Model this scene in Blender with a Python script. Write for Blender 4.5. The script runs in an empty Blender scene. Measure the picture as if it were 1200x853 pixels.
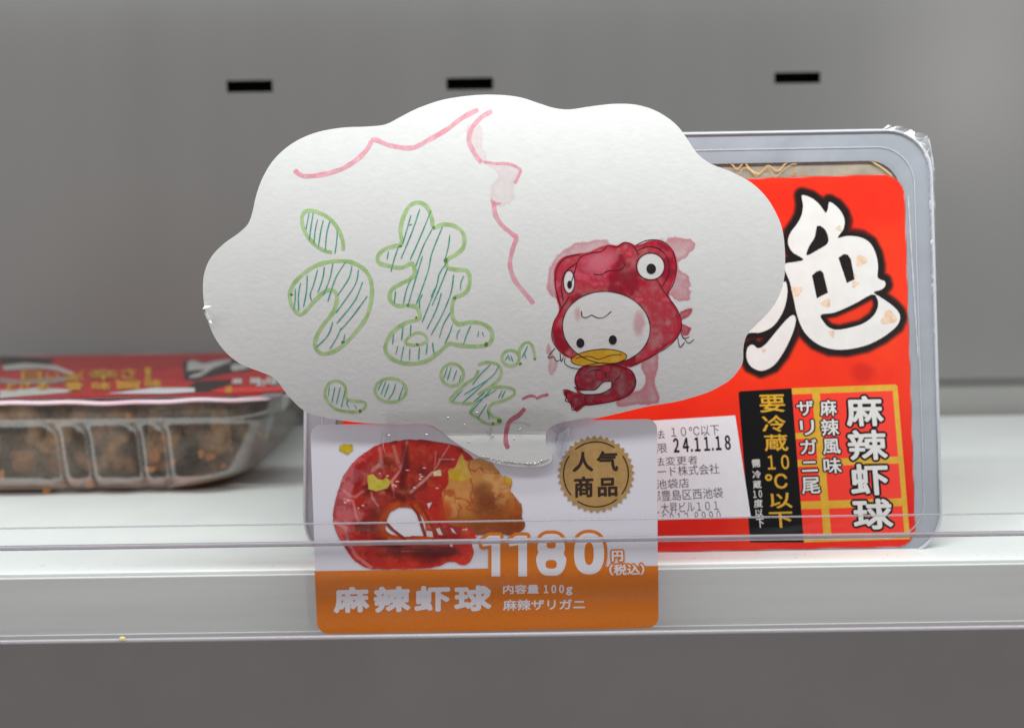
import bpy, bmesh, math, random
import numpy as np
from mathutils import Vector, Matrix
from mathutils.geometry import tessellate_polygon

random.seed(7); rng = np.random.default_rng(11)
scene = bpy.context.scene
R = math.radians

# ------------------------------------------------------------------ camera, world, lamps, exposure
F, CX, CY = 1300.0, 600.0, 426.5           # focal length in photo pixels, picture centre
HC = 0.1075                                # lens height above the shelf board
cam_d = bpy.data.cameras.new('camera')
cam = bpy.data.objects.new('camera', cam_d); scene.collection.objects.link(cam)
cam_d.sensor_fit = 'HORIZONTAL'; cam_d.sensor_width = 36.0; cam_d.lens = 36.0 * F / 1200.0
cam_d.clip_start = 0.01; cam_d.clip_end = 20
pitch = math.atan((CY - 250) / F)
CM = Matrix.Translation((0, 0, HC)) @ Matrix.Rotation(R(90) - pitch, 4, 'X') @ Matrix.Rotation(R(-0.85), 4, 'Z')
cam.matrix_world = CM
cam_d.dof.use_dof = True; cam_d.dof.focus_distance = 0.32; cam_d.dof.aperture_fstop = 9.5
cam_d.dof.aperture_blades = 0
scene.camera = cam

w = bpy.data.worlds.new('World'); scene.world = w; w.use_nodes = True
w.node_tree.nodes['Background'].inputs[0].default_value = (1.0, 0.94, 0.96, 1)
w.node_tree.nodes['Background'].inputs[1].default_value = 0.30

def lamp(name, loc, target, sx, sy, power, col=(1, 1, 1)):
    d = bpy.data.lights.new(name, 'AREA'); d.shape = 'RECTANGLE'; d.size = sx; d.size_y = sy
    d.energy = power; d.color = col
    o = bpy.data.objects.new(name, d); scene.collection.objects.link(o)
    o.location = loc
    o.rotation_euler = (Vector(target) - Vector(loc)).to_track_quat('-Z', 'Y').to_euler()
    return o
lamp('canopy_strip_lamp', (0.0, 0.262, 0.305), (0.0, 0.32, 0.0), 1.1, 0.02, 2.85, (0.945, 1.0, 0.98))
lamp('under_shelf_fill', (0.0, 0.42, -0.03), (0.0, 0.46, -0.5), 1.1, 0.03, 0.17, (1.0, .97, .95))  # unseen fill light, added to brighten the wall below the shelf
lamp('shop_window_lamp', (1.12, -1.6, 0.42), (0.2, 0.5, 0.1), 0.14, 0.36, 3.2, (1.0, 0.95, 0.95))
lamp('shop_ceiling_lamp', (-0.3, -1.7, 1.5), (0.0, 0.4, 0.0), 1.2, 0.4, 1.6, (1.0, 0.96, 0.94))

scene.view_settings.view_transform = 'Standard'; scene.view_settings.look = 'None'
scene.view_settings.gamma = 1.0; scene.view_settings.exposure = 0.0
scene.cycles.max_bounces = 16; scene.cycles.transparent_max_bounces = 24
scene.cycles.caustics_reflective = False; scene.cycles.caustics_refractive = False

# ------------------------------------------------------------------ surfaces that things are laid on
MR = np.array(CM.to_3x3()); C0 = np.array(CM.translation)

def rays(px, py):
    px = np.asarray(px, float); py = np.asarray(py, float)
    d = np.stack([(px - CX) / F, -(py - CY) / F, -np.ones_like(px)], -1)
    return d @ MR.T

class Plane:
    """a flat face in the place; at(px, py, off) = its point seen there, lifted off by off metres to the front"""
    def __init__(s, o, n): s.o = np.array(o, float); s.n = np.array(n, float) / np.linalg.norm(n)
    def at(s, px, py, off=0.0):
        d = rays(px, py); t = ((s.o - C0) @ s.n) / (d @ s.n)
        return C0 + d * t[..., None] + s.n * off

def ink(surf, off): return off if (off < 0 or surf is S_top) else off * 0.2      # print and ink lie almost flush

class Bent:
    """an upright sheet that curls back towards its top and side edges"""
    def __init__(s, y0, f): s.y0 = y0; s.f = f
    def at(s, px, py, off=0.0):
        d = rays(px, py); t = (s.y0 - C0[1]) / d[..., 1]
        for _ in range(12):
            p = C0 + d * t[..., None]
            t = (s.y0 + s.f(p[..., 0], p[..., 2]) - C0[1]) / d[..., 1]
        p = C0 + d * t[..., None]
        e = 1e-4
        fx = (s.f(p[..., 0] + e, p[..., 2]) - s.f(p[..., 0] - e, p[..., 2])) / (2 * e)
        fz = (s.f(p[..., 0], p[..., 2] + e) - s.f(p[..., 0], p[..., 2] - e)) / (2 * e)
        n = np.stack([fx, -np.ones_like(fx), fz], -1)
        n /= np.linalg.norm(n, axis=-1, keepdims=True)
        return p + n * off

YF, YB = 0.330, 0.567                       # shelf front edge, back wall
S_wall = Plane((0, YB, 0), (0, -1, 0))
S_deck = Plane((0, 0, 0), (0, 0, 1))
S_front = Plane((0, YF, 0), (0, -1, 0))
S_card = Plane((0, 0.3223, 0), (0, -1, 0))
LEAN = R(10)
S_lid = Plane((0, 0.3415, 0), (0, -math.cos(LEAN), math.sin(LEAN)))
def cloud_f(x, z):
    t = np.clip((z - 0.043) / 0.118, 0, 2)
    b = 4 * 0.0064 * t * (1 - t)                                 # bellies forward above the price card, then curls back
    return -b * np.clip(1 - (np.abs(x + .005) / .17) ** 2, .1, 1)
S_cloud = Bent(0.3215, cloud_f)
LIDZ = 0.0395
S_top = Plane((0, 0, LIDZ), (0, 0, 1))

# ------------------------------------------------------------------ materials
def lin(c):
    c = [v / 255.0 for v in c[:3]]
    return tuple(v / 12.92 if v <= 0.04045 else ((v + 0.055) / 1.055) ** 2.4 for v in c) + (1,)

def nodes_of(name):
    m = bpy.data.materials.new(name); m.use_nodes = True
    nt = m.node_tree; b = nt.nodes['Principled BSDF']; return m, nt, b

def noise_node(nt, scale, detail=4, dist=0.0, stretch=None, rough=0.55):
    tc = nt.nodes.new('ShaderNodeTexCoord'); n = nt.nodes.new('ShaderNodeTexNoise')
    n.inputs['Scale'].default_value = scale; n.inputs['Detail'].default_value = detail
    n.inputs['Distortion'].default_value = dist; n.inputs['Roughness'].default_value = rough
    if stretch:
        mp = nt.nodes.new('ShaderNodeMapping'); mp.inputs['Scale'].default_value = stretch
        nt.links.new(tc.outputs['Object'], mp.inputs[0]); nt.links.new(mp.outputs[0], n.inputs['Vector'])
    else: nt.links.new(tc.outputs['Object'], n.inputs['Vector'])
    return n

def ramp(nt, src, stops):
    r = nt.nodes.new('ShaderNodeValToRGB'); e = r.color_ramp.elements
    while len(e) < len(stops): e.new(0.5)
    for k, (p, c) in enumerate(stops): e[k].position = p; e[k].color = c if len(c) == 4 else tuple(c) + (1,)
    nt.links.new(src, r.inputs[0]); return r

def mat(name, c1, c2=None, rough=0.5, spec=0.5, nscale=200, bump=0, bscale=1500, stretch=None, coat=0, lo=.35, hi=.65,
        rvar=0, alpha=None, bstretch=None, metallic=0):
    m, nt, b = nodes_of(name)
    b.inputs['Roughness'].default_value = rough; b.inputs['Specular IOR Level'].default_value = spec
    b.inputs['Coat Weight'].default_value = coat; b.inputs['Coat Roughness'].default_value = 0.08
    b.inputs['Metallic'].default_value = metallic
    b.inputs['Base Color'].default_value = c1
    if c2:
        n = noise_node(nt, nscale, 5, stretch=stretch)
        r = ramp(nt, n.outputs['Fac'], [(lo, c1), (hi, c2)]); nt.links.new(r.outputs[0], b.inputs['Base Color'])
        if rvar:
            mr = nt.nodes.new('ShaderNodeMapRange'); mr.inputs[3].default_value = rough - rvar; mr.inputs[4].default_value = rough + rvar
            nt.links.new(n.outputs['Fac'], mr.inputs[0]); nt.links.new(mr.outputs[0], b.inputs['Roughness'])
    if bump:
        n2 = noise_node(nt, bscale, 6, stretch=bstretch); bp = nt.nodes.new('ShaderNodeBump')
        bp.inputs['Distance'].default_value = bump; bp.inputs['Strength'].default_value = 1
        nt.links.new(n2.outputs['Fac'], bp.inputs['Height']); nt.links.new(bp.outputs[0], b.inputs['Normal'])
    if alpha:                                    # (noise scale, low, high): ink that has partly dried away
        n3 = noise_node(nt, alpha[0], 5); r3 = ramp(nt, n3.outputs['Fac'], [(alpha[1], (alpha[3],) * 3 + (1,)), (alpha[2], (alpha[4],) * 3 + (1,))])
        nt.links.new(r3.outputs[0], b.inputs['Alpha'])
    return m

def clear_mat(name, tint=(1, 1, 1), haze=0.05, hazecol=(.8, .85, .9), rough=0.06, bump=0, bscale=300, gloss=1.0, hnoise=None, stretch=None):
    """thin clear plastic: see-through, faintly milky, reflecting by Fresnel"""
    m = bpy.data.materials.new(name); m.use_nodes = True; nt = m.node_tree; nt.nodes.clear()
    out = nt.nodes.new('ShaderNodeOutputMaterial'); tr = nt.nodes.new('ShaderNodeBsdfTransparent'); tr.inputs[0].default_value = tuple(tint) + (1,)
    df = nt.nodes.new('ShaderNodeBsdfPrincipled'); df.inputs['Base Color'].default_value = tuple(hazecol) + (1,); df.inputs['Roughness'].default_value = .35
    df.inputs['Specular IOR Level'].default_value = .3
    gl = nt.nodes.new('ShaderNodeBsdfGlossy'); gl.inputs['Roughness'].default_value = rough
    fr = nt.nodes.new('ShaderNodeFresnel'); fr.inputs['IOR'].default_value = 1.5
    mx1 = nt.nodes.new('ShaderNodeMixShader'); mx1.inputs[0].default_value = haze
    mx2 = nt.nodes.new('ShaderNodeMixShader')
    nt.links.new(tr.outputs[0], mx1.inputs[1]); nt.links.new(df.outputs[0], mx1.inputs[2])
    if hnoise:
        n = noise_node(nt, hnoise[0], 5, 0.4, stretch=stretch); r = ramp(nt, n.outputs['Fac'], [(hnoise[1], (hnoise[3],) * 3), (hnoise[2], (hnoise[4],) * 3)])
        nt.links.new(r.outputs[0], mx1.inputs[0])
    ml = nt.nodes.new('ShaderNodeMath'); ml.operation = 'MULTIPLY'; ml.inputs[1].default_value = gloss; ml.use_clamp = True
    nt.links.new(fr.outputs[0], ml.inputs[0]); nt.links.new(ml.outputs[0], mx2.inputs[0])
    nt.links.new(mx1.outputs[0], mx2.inputs[1]); nt.links.new(gl.outputs[0], mx2.inputs[2])
    if bump:
        nb = noise_node(nt, bscale, 4, 0.6, stretch=stretch); bp = nt.nodes.new('ShaderNodeBump'); bp.inputs['Distance'].default_value = bump
        nt.links.new(nb.outputs['Fac'], bp.inputs['Height']); nt.links.new(bp.outputs[0], gl.inputs['Normal']); nt.links.new(bp.outputs[0], fr.inputs['Normal'])
    nt.links.new(mx2.outputs[0], out.inputs[0]); return m

def paint_mat(name, rough=0.5, spec=0.3, coat=0.0, bump=0, bscale=1500):
    """ink printed or painted per point of a sheet (colour attribute Col, its alpha = ink cover)"""
    m, nt, b = nodes_of(name); a = nt.nodes.new('ShaderNodeVertexColor'); a.layer_name = 'Col'
    nt.links.new(a.outputs['Color'], b.inputs['Base Color']); nt.links.new(a.outputs['Alpha'], b.inputs['Alpha'])
    b.inputs['Roughness'].default_value = rough; b.inputs['Specular IOR Level'].default_value = spec; b.inputs['Coat Weight'].default_value = coat
    if bump:
        n2 = noise_node(nt, bscale, 6); bp = nt.nodes.new('ShaderNodeBump'); bp.inputs['Distance'].default_value = bump
        nt.links.new(n2.outputs['Fac'], bp.inputs['Height']); nt.links.new(bp.outputs[0], b.inputs['Normal'])
    return m

# ------------------------------------------------------------------ mesh helpers
def thing(name, label, cat, loc, group=None):
    o = bpy.data.objects.new(name, None); scene.collection.objects.link(o); o.location = loc; o.empty_display_size = .01
    o['label'] = label; o['category'] = cat
    if group: o['group'] = group
    return o

def world_of(p):
    v = Vector((0, 0, 0))
    while p: v += p.location; p = p.parent
    return v

def mesh_obj(name, verts, faces, m, parent=None, smooth=False, label=None, col=None, kind=None):
    me = bpy.data.meshes.new(name); verts = np.asarray(verts, float)
    if parent: verts = verts - np.array(world_of(parent))
    me.from_pydata(verts.tolist(), [], faces if isinstance(faces, list) else faces.tolist()); 
    if col is not None:
        at = me.color_attributes.new('Col', 'FLOAT_COLOR', 'POINT'); at.data.foreach_set('color', np.asarray(col, np.float32).ravel())
    if smooth: me.polygons.foreach_set('use_smooth', [True] * len(me.polygons))
    me.materials.append(m); me.update()
    o = bpy.data.objects.new(name, me); scene.collection.objects.link(o)
    if parent: o.parent = parent
    if label: o['label'] = label
    if kind: o['kind'] = kind
    return o

def tess(loops, cuts=None, xcuts=None):
    """2D polygon (first loop outer, the rest holes) -> verts2d, tris, optionally cut into strips"""
    flat = [p for l in loops for p in l]
    tris = tessellate_polygon([[Vector((x, y, 0)) for x, y in l] for l in loops])
    bm = bmesh.new(); vs = [bm.verts.new((x, y, 0)) for x, y in flat]
    for t in tris:
        try: bm.faces.new([vs[i] for i in t])
        except ValueError: pass
    if cuts:
        for yy in cuts: bmesh.ops.bisect_plane(bm, geom=bm.verts[:] + bm.edges[:] + bm.faces[:], plane_co=(0, yy, 0), plane_no=(0, 1, 0), dist=1e-5)
    if xcuts:
        for xx in xcuts: bmesh.ops.bisect_plane(bm, geom=bm.verts[:] + bm.edges[:] + bm.faces[:], plane_co=(xx, 0, 0), plane_no=(1, 0, 0), dist=1e-5)
    bm.verts.index_update()
    v2 = [(v.co.x, v.co.y) for v in bm.verts]; fs = [[v.index for v in f.verts] for f in bm.faces]; bm.free()
    return np.array(v2), fs

def orient(verts, faces):
    """make sheet faces look towards the camera side"""
    v = np.asarray(verts); out = []
    for f in faces:
        a, b, c = v[f[0]], v[f[1]], v[f[2]]
        n = np.cross(b - a, c - a); out.append(list(f) if n @ (C0 - a) > 0 else list(f)[::-1])
    return out

def sheet(name, surf, loops, m, parent, off=0.0001, cuts=None, xcuts=None, label=None):
    off = ink(surf, off); v2, fs = tess(loops, cuts, xcuts); v = surf.at(v2[:, 0], v2[:, 1], off)
    return mesh_obj(name, v, orient(v, fs), m, parent, label=label, smooth=bool(cuts))

def slab(name, surf, loop, thick, m, parent, off=0.0, cuts=None, xcuts=None, label=None, holes=(), kind=None):
    """a sheet with a back and an edge: front at off+thick, back at off"""
    loops = [loop] + list(holes); v2, fs = tess(loops, cuts, xcuts)
    front = surf.at(v2[:, 0], v2[:, 1], off + thick); fs = orient(front, fs)
    a = front; nb = surf.at(v2[:, 0], v2[:, 1], off)
    n = len(v2); faces = [list(f) for f in fs] + [[i + n for i in f[::-1]] for f in fs]
    cnt = {}
    for f in fs:
        for i in range(len(f)):
            e = (f[i], f[(i + 1) % len(f)]); cnt[e] = 1
    for (i, j) in list(cnt):
        if (j, i) not in cnt: faces.append([j, i, i + n, j + n])
    return mesh_obj(name, np.vstack([a, nb]), faces, m, parent, label=label, kind=kind)

def catmull(pts, step=2.0, closed=False):
    P = [np.array(p, float) for p in pts]; out = []
    n = len(P); rng_ = range(n if closed else n - 1)
    for i in rng_:
        p0 = P[i - 1] if (closed or i > 0) else P[i]; p1 = P[i]; p2 = P[(i + 1) % n]
        p3 = P[(i + 2) % n] if (closed or i + 2 < n) else P[i + 1]
        k = max(2, int(np.linalg.norm(p2 - p1) / step))
        for j in range(k):
            t = j / k
            out.append(0.5 * ((2 * p1) + (-p0 + p2) * t + (2 * p0 - 5 * p1 + 4 * p2 - p3) * t * t + (-p0 + 3 * p1 - 3 * p2 + p3) * t ** 3))
    if not closed: out.append(P[-1])
    return out

def conv(pts, o, s): return [(o[0] + x / s, o[1] + y / s) for x, y in pts]

def ribbon_geo(pts, width, closed=False, step=2.0, jitter=0.12, taper=True):
    c = np.array(catmull(pts, step, closed)); n = len(c)
    t = np.roll(c, -1, 0) - np.roll(c, 1, 0)
    if not closed: t[0] = c[1] - c[0]; t[-1] = c[-1] - c[-2]
    L = np.linalg.norm(t, axis=1, keepdims=True); L[L == 0] = 1; t = t / L
    nn = np.stack([-t[:, 1], t[:, 0]], 1)
    ph = random.uniform(0, 9)
    wv = width / 2 * (1 + jitter * np.sin(np.arange(n) * 0.55 + ph) * np.cos(np.arange(n) * 0.23 + ph * 2))
    if taper and not closed: wv[0] *= .45; wv[-1] *= .45
    l = c + nn * wv[:, None]; r = c - nn * wv[:, None]
    v = []; f = []
    for i in range(n): v += [tuple(l[i]), tuple(r[i])]
    for i in range(n if closed else n - 1):
        j = (i + 1) % n; f.append([2 * i, 2 * i + 1, 2 * j + 1, 2 * j])
    return v, f

def strokes(name, surf, lines, width, m, parent, off=0.0002, closed=False, step=2.0, jitter=.12, label=None, taper=True):
    off = ink(surf, off); V = []; Fs = []
    for k, ln in enumerate(lines):
        v, f = ribbon_geo(ln, width, closed, step, jitter, taper); b = len(V)
        V += [(x, y, off + (k % 5) * 5e-7) for x, y in v]; Fs += [[i + b for i in q] for q in f]
    V = np.array(V); P = surf.at(V[:, 0], V[:, 1]); N = surf.at(V[:, 0], V[:, 1], 0.001) - P
    P = P + N * (V[:, 2:3] / 0.001)
    return mesh_obj(name, P, orient(P, Fs), m, parent, label=label)

def ellipse(cx, cy, rx, ry, n=28, rot=0, wob=0, ph=0):
    out = []
    for i in range(n):
        a = 2 * math.pi * i / n; k = 1 + wob * math.sin(3 * a + ph)
        x, y = rx * k * math.cos(a), ry * k * math.sin(a)
        out.append((cx + x * math.cos(rot) - y * math.sin(rot), cy + x * math.sin(rot) + y * math.cos(rot)))
    return out

def round_quad(tl, tr, br, bl, r, n=8):
    """pixel outline with rounded corners, r pixels"""
    P = [np.array(p, float) for p in (tl, tr, br, bl)]; rr = r if isinstance(r, (list, tuple)) else [r] * 4; out = []
    for i in range(4):
        p, a, b = P[i], P[i - 1], P[(i + 1) % 4]; q = rr[i]
        if q <= 0: out.append(tuple(p)); continue
        s = p + (a - p) / np.linalg.norm(a - p) * q; e = p + (b - p) / np.linalg.norm(b - p) * q
        for k in range(n + 1):
            t = k / n; # circular-ish corner
            k1 = 0.5523
            c1 = s + (p - s) * k1; c2 = e + (p - e) * k1
            pt = (1 - t) ** 3 * s + 3 * (1 - t) ** 2 * t * c1 + 3 * (1 - t) * t * t * c2 + t ** 3 * e; out.append(tuple(pt))
    return out

# lettering: glyph meshes from Blender's own built-in font
_cache = {}
def glyphs(s, bold, res=3, spacing=1.0):
    key = (s, bold, spacing)
    if key in _cache: return _cache[key]
    cu = bpy.data.curves.new('lettering', 'FONT'); cu.body = s; cu.size = 1; cu.offset = bold; cu.resolution_u = res
    cu.space_character = spacing; cu.fill_mode = 'FRONT'
    o = bpy.data.objects.new('lettering', cu); scene.collection.objects.link(o)
    dg = bpy.context.evaluated_depsgraph_get(); me = bpy.data.meshes.new_from_object(o.evaluated_get(dg))
    v = np.array([tuple(q.co)[:2] for q in me.vertices]).reshape(-1, 2); f = [list(p.vertices) for p in me.polygons]
    bpy.data.objects.remove(o); bpy.data.curves.remove(cu); bpy.data.meshes.remove(me)
    _cache[key] = (v, f); return v, f

def text_v2(s, quad, r):
    """glyph verts laid into the pixel quad (tl, tr, br, bl), leaving room for strokes r pixels heavier"""
    v, f = glyphs(s, 0.0); lo, hi = v.min(0), v.max(0); uv = (v - lo) / (hi - lo); u = uv[:, :1]; t = 1 - uv[:, 1:]
    q = [np.array(p, float) for p in quad]; wq = np.linalg.norm(q[1] - q[0]); hq = np.linalg.norm(q[3] - q[0])
    a = min(r / wq, .2); b = min(r / hq, .2); u = a + u * (1 - 2 * a); t = b + t * (1 - 2 * b)
    return (q[0] * (1 - u) + q[1] * u) * (1 - t) + (q[3] * (1 - u) + q[2] * u) * t, f

def rect(x0, y0, x1, y1, sk=0.0, sh=0.0):
    """box in pixels; sk = how far the top edge drops along x, sh = how far the left edge shifts down the box"""
    return [(x0, y0), (x1, y0 + sk), (x1 + sh, y1 + sk), (x0 + sh, y1)]

def text(name, surf, items, m, parent, off=0.0003, clip=None, label=None, grow=0.0):
    """items: (string, quad, r); strokes are made r + grow pixels heavier by laying the glyph a little to every side"""
    off = ink(surf, off); V = []; Fs = []; L = []
    for it in items:
        v, f = text_v2(it[0], it[1], it[2]); r = it[2] + grow; sh = [(0, 0)]
        if r > 0:
            sh += [(r * math.cos(2 * math.pi * k / 14), r * math.sin(2 * math.pi * k / 14)) for k in range(14)]
            if r > 1.6: sh += [(r * .55 * math.cos(2 * math.pi * k / 8), r * .55 * math.sin(2 * math.pi * k / 8)) for k in range(8)]
        for k, (dx, dy) in enumerate(sh):
            b = len(V); V += [(p[0] + dx, p[1] + dy) for p in v]; L += [k * 3e-7] * len(v); Fs += [[i + b for i in q] for q in f]
    if clip is not None:
        bm = bmesh.new(); vs = [bm.verts.new((x, y, z)) for (x, y), z in zip(V, L)]
        for q in Fs:
            try: bm.faces.new([vs[i] for i in q])
            except ValueError: pass
        bmesh.ops.bisect_plane(bm, geom=bm.verts[:] + bm.edges[:] + bm.faces[:], plane_co=(0, clip, 0), plane_no=(0, 1, 0), clear_outer=True, dist=1e-9)
        bm.verts.index_update(); V = [(v.co.x, v.co.y) for v in bm.verts]; L = [v.co.z for v in bm.verts]; Fs = [[v.index for v in f.verts] for f in bm.faces]; bm.free()
    V = np.array(V); L = np.array(L); P = surf.at(V[:, 0], V[:, 1], off); P = P + (surf.at(V[:, 0], V[:, 1], off + .001) - P) * (L[:, None] / .001)
    return mesh_obj(name, P, orient(P, Fs), m, parent, label=label)

# painted sheets ----------------------------------------------------
def fbm(X, Y, size, oct=4, seed=0):
    r = np.random.default_rng(seed); tot = np.zeros_like(X); amp = 1; s = 0
    for o in range(oct):
        g = r.random((64, 64)); u = X / size * 2 ** o; v = Y / size * 2 ** o
        iu = np.floor(u).astype(int); iv = np.floor(v).astype(int); fu = u - iu; fv = v - iv
        fu = fu * fu * (3 - 2 * fu); fv = fv * fv * (3 - 2 * fv); a = g[iv % 64, iu % 64]; b = g[iv % 64, (iu + 1) % 64]; c = g[(iv + 1) % 64, iu % 64]; d = g[(iv + 1) % 64, (iu + 1) % 64]
        tot += amp * ((a * (1 - fu) + b * fu) * (1 - fv) + (c * (1 - fu) + d * fu) * fv); s += amp; amp *= .5
    return tot / s

def sdf(X, Y, poly):
    """signed distance in pixels, negative inside"""
    P = np.array(poly, float); d = np.full(X.shape, 1e9); ins = np.zeros(X.shape, bool)
    for i in range(len(P)):
        a = P[i]; b = P[(i + 1) % len(P)]; e = b - a; L = e @ e
        if L == 0: continue
        t = np.clip(((X - a[0]) * e[0] + (Y - a[1]) * e[1]) / L, 0, 1)
        d = np.minimum(d, (X - a[0] - t * e[0]) ** 2 + (Y - a[1] - t * e[1]) ** 2)
        c = (a[1] > Y) != (b[1] > Y)
        if abs(e[1]) > 1e-12: ins ^= c & (X < a[0] + (Y - a[1]) / e[1] * e[0])
    d = np.sqrt(d); return np.where(ins, -d, d)

def dline(X, Y, pts):
    d = np.full(X.shape, 1e9)
    for a, b in zip(pts[:-1], pts[1:]):
        a = np.array(a, float); b = np.array(b, float); e = b - a; L = max(e @ e, 1e-9)
        t = np.clip(((X - a[0]) * e[0] + (Y - a[1]) * e[1]) / L, 0, 1)
        d = np.minimum(d, np.hypot(X - a[0] - t * e[0], Y - a[1] - t * e[1]))
    return d

def ss(a, b, x):
    t = np.clip((x - a) / (b - a), 0, 1); return t * t * (3 - 2 * t)

class Canvas:
    def __init__(s, x0, y0, x1, y1, pitch):
        nx = int((x1 - x0) / pitch) + 1; ny = int((y1 - y0) / pitch) + 1
        s.X, s.Y = np.meshgrid(np.linspace(x0, x1, nx), np.linspace(y0, y1, ny)); s.c = np.zeros(s.X.shape + (3,)); s.a = np.zeros(s.X.shape)
    def lay(s, col, a):
        """lay ink of sRGB colour col (0-255; array or triple) with cover a"""
        a = np.clip(a, 0, 1) * np.ones(s.X.shape); col = np.asarray(col, float) * np.ones(s.X.shape + (3,))
        na = a + s.a * (1 - a); k = np.where(na > 1e-6, a / np.maximum(na, 1e-6), 0)[..., None]
        s.c = col * k + s.c * (1 - k); s.a = na
    def build(s, name, surf, off, m, parent, label=None):
        off = ink(surf, off); ny, nx = s.X.shape; P = surf.at(s.X, s.Y, off).reshape(-1, 3); c = s.c / 255.0
        c = np.where(c <= .04045, c / 12.92, ((c + .055) / 1.055) ** 2.4)
        col = np.concatenate([c, s.a[..., None]], -1).reshape(-1, 4)
        i = np.arange(ny * nx).reshape(ny, nx); q = np.stack([i[:-1, :-1], i[1:, :-1], i[1:, 1:], i[:-1, 1:]], -1).reshape(-1, 4)
        al = s.a.reshape(-1)[q].max(1); q = q[al > 0.004]
        used = np.unique(q); mp = np.zeros(ny * nx, int); mp[used] = np.arange(len(used)); q = mp[q]; P = P[used]; col = col[used]
        a, b, cc = P[q[0][0]], P[q[0][1]], P[q[0][2]]
        if np.cross(b - a, cc - a) @ (C0 - a) < 0: q = q[:, ::-1]
        return mesh_obj(name, P, q, m, parent, label=label, col=col, smooth=True)

def box(name, lo, hi, m, parent=None, bevel=0, kind=None, label=None):
    bm = bmesh.new(); bmesh.ops.create_cube(bm, size=1)
    for v in bm.verts: v.co = Vector([lo[k] + (v.co[k] + .5) * (hi[k] - lo[k]) for k in range(3)])
    if bevel: bmesh.ops.bevel(bm, geom=bm.edges[:], offset=bevel, segments=3, affect='EDGES', profile=.5)
    bm.verts.index_update(); v = [tuple(q.co) for q in bm.verts]; f = [[q.index for q in fc.verts] for fc in bm.faces]; bm.free()
    return mesh_obj(name, v, f, m, parent, kind=kind, label=label)

def tube(name, pts, r, m, parent, n=8, closed=False, squash=1.0, label=None):
    P = np.array(pts, float); V = []; Fs = []; k = len(P)
    for i in range(k):
        t = P[(i + 1) % k] - P[i - 1] if closed else P[min(i + 1, k - 1)] - P[max(i - 1, 0)]
        t /= max(np.linalg.norm(t), 1e-12); up = np.array([0, 1.0, 0]) if abs(t[1]) < .9 else np.array([1.0, 0, 0])
        a = np.cross(t, up); a /= np.linalg.norm(a); b = np.cross(t, a)
        for j in range(n):
            an = 2 * math.pi * j / n; V.append(P[i] + (a * math.cos(an) + b * math.sin(an) * squash) * r)
    for i in range(k if closed else k - 1):
        i2 = (i + 1) % k
        for j in range(n): Fs.append([i * n + j, i * n + (j + 1) % n, i2 * n + (j + 1) % n, i2 * n + j])
    if not closed: Fs.append(list(range(n))[::-1]); Fs.append([(k - 1) * n + j for j in range(n)])
    return mesh_obj(name, V, Fs, m, parent, smooth=True, label=label)

# ------------------------------------------------------------------ materials of this place
M_wall = mat('wall_paint', (.186, .182, .178, 1), (.206, .202, .198, 1), rough=.24, spec=.4, nscale=3, stretch=(3, 1, .5), bump=.00008, bscale=20, rvar=.04)
M_slot = mat('slot_black', (.006, .006, .006, 1), (.012, .012, .012, 1), rough=.8, nscale=300)
M_lowwall = mat('lower_wall_paint', (.30, .297, .285, 1), (.32, .317, .305, 1), rough=.4, spec=.4, nscale=20)
M_shelf = mat('shelf_white_enamel', (.76, .79, .785, 1), (.80, .825, .815, 1), rough=.35, spec=.4, nscale=40, bump=.00003, bscale=25, bstretch=(.1, 1, 1))
M_front = mat('shelf_edge_enamel', (.60, .61, .60, 1), (.65, .66, .65, 1), rough=.4, spec=.4, nscale=160, stretch=(.05, 1, 1))
M_rail = clear_mat('rail_plastic', (1, 1, 1), haze=.006, rough=.05, gloss=.08, hnoise=(220, .5, .85, .0, .03), stretch=(.12, 1, 1))
M_bead = clear_mat('rail_bead_plastic', (.80, .77, .80), haze=.38, hazecol=(.50, .47, .52), rough=.3, gloss=.8)
M_bead2 = clear_mat('rail_bottom_bead', (.9, .88, .9), haze=.55, hazecol=(.72, .68, .72), rough=.25, gloss=1)
M_lipe = clear_mat('rail_lip_edge', (.93, .92, .94), haze=.3, hazecol=(.62, .62, .66), rough=.4, gloss=.5)
M_cardw = mat('card_white', (.80, .78, .86, 1), (.82, .80, .88, 1), rough=.3, spec=.45, nscale=1500, bump=.000004, bscale=2500)
M_orange = mat('print_orange', lin((222, 120, 26)), lin((228, 126, 32)), rough=.32, spec=.4, nscale=900)
M_ptw = mat('print_white', (.84, .82, .88, 1), rough=.32)
M_gold = mat('print_gold', lin((176, 138, 82)), lin((190, 152, 96)), rough=.35, nscale=500)
M_brown = mat('print_brown', lin((52, 34, 24)), rough=.35)
M_paper = mat('cloud_paper', (.79, .79, .785, 1), (.815, .815, .805, 1), rough=.62, spec=.25, nscale=250, bump=.00005, bscale=650, bstretch=(.8, 1, 1))
M_paperedge = mat('cloud_paper_edge', (.82, .82, .81, 1), rough=.7)
M_green = mat('marker_light_green', lin((170, 204, 134)), lin((200, 226, 170)), rough=.6, spec=.2, nscale=350, alpha=(500, .3, .62, .72, .95))
M_greend = mat('marker_green_pooled', lin((105, 140, 62)), rough=.6, spec=.2)
M_teal = mat('pen_teal', lin((52, 150, 128)), lin((100, 184, 162)), rough=.6, spec=.2, nscale=700)
M_pink = mat('marker_pink', lin((240, 160, 176)), lin((247, 192, 202)), rough=.6, spec=.2, nscale=500, alpha=(380, .3, .6, .55, .95))
M_pinkd = mat('marker_rose', lin((205, 100, 122)), lin((220, 140, 155)), rough=.6, spec=.2, nscale=500, alpha=(500, .3, .6, .6, .95))
M_ink = mat('pen_black', lin((30, 24, 26)), lin((48, 36, 40)), rough=.5, spec=.3, nscale=600)
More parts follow.
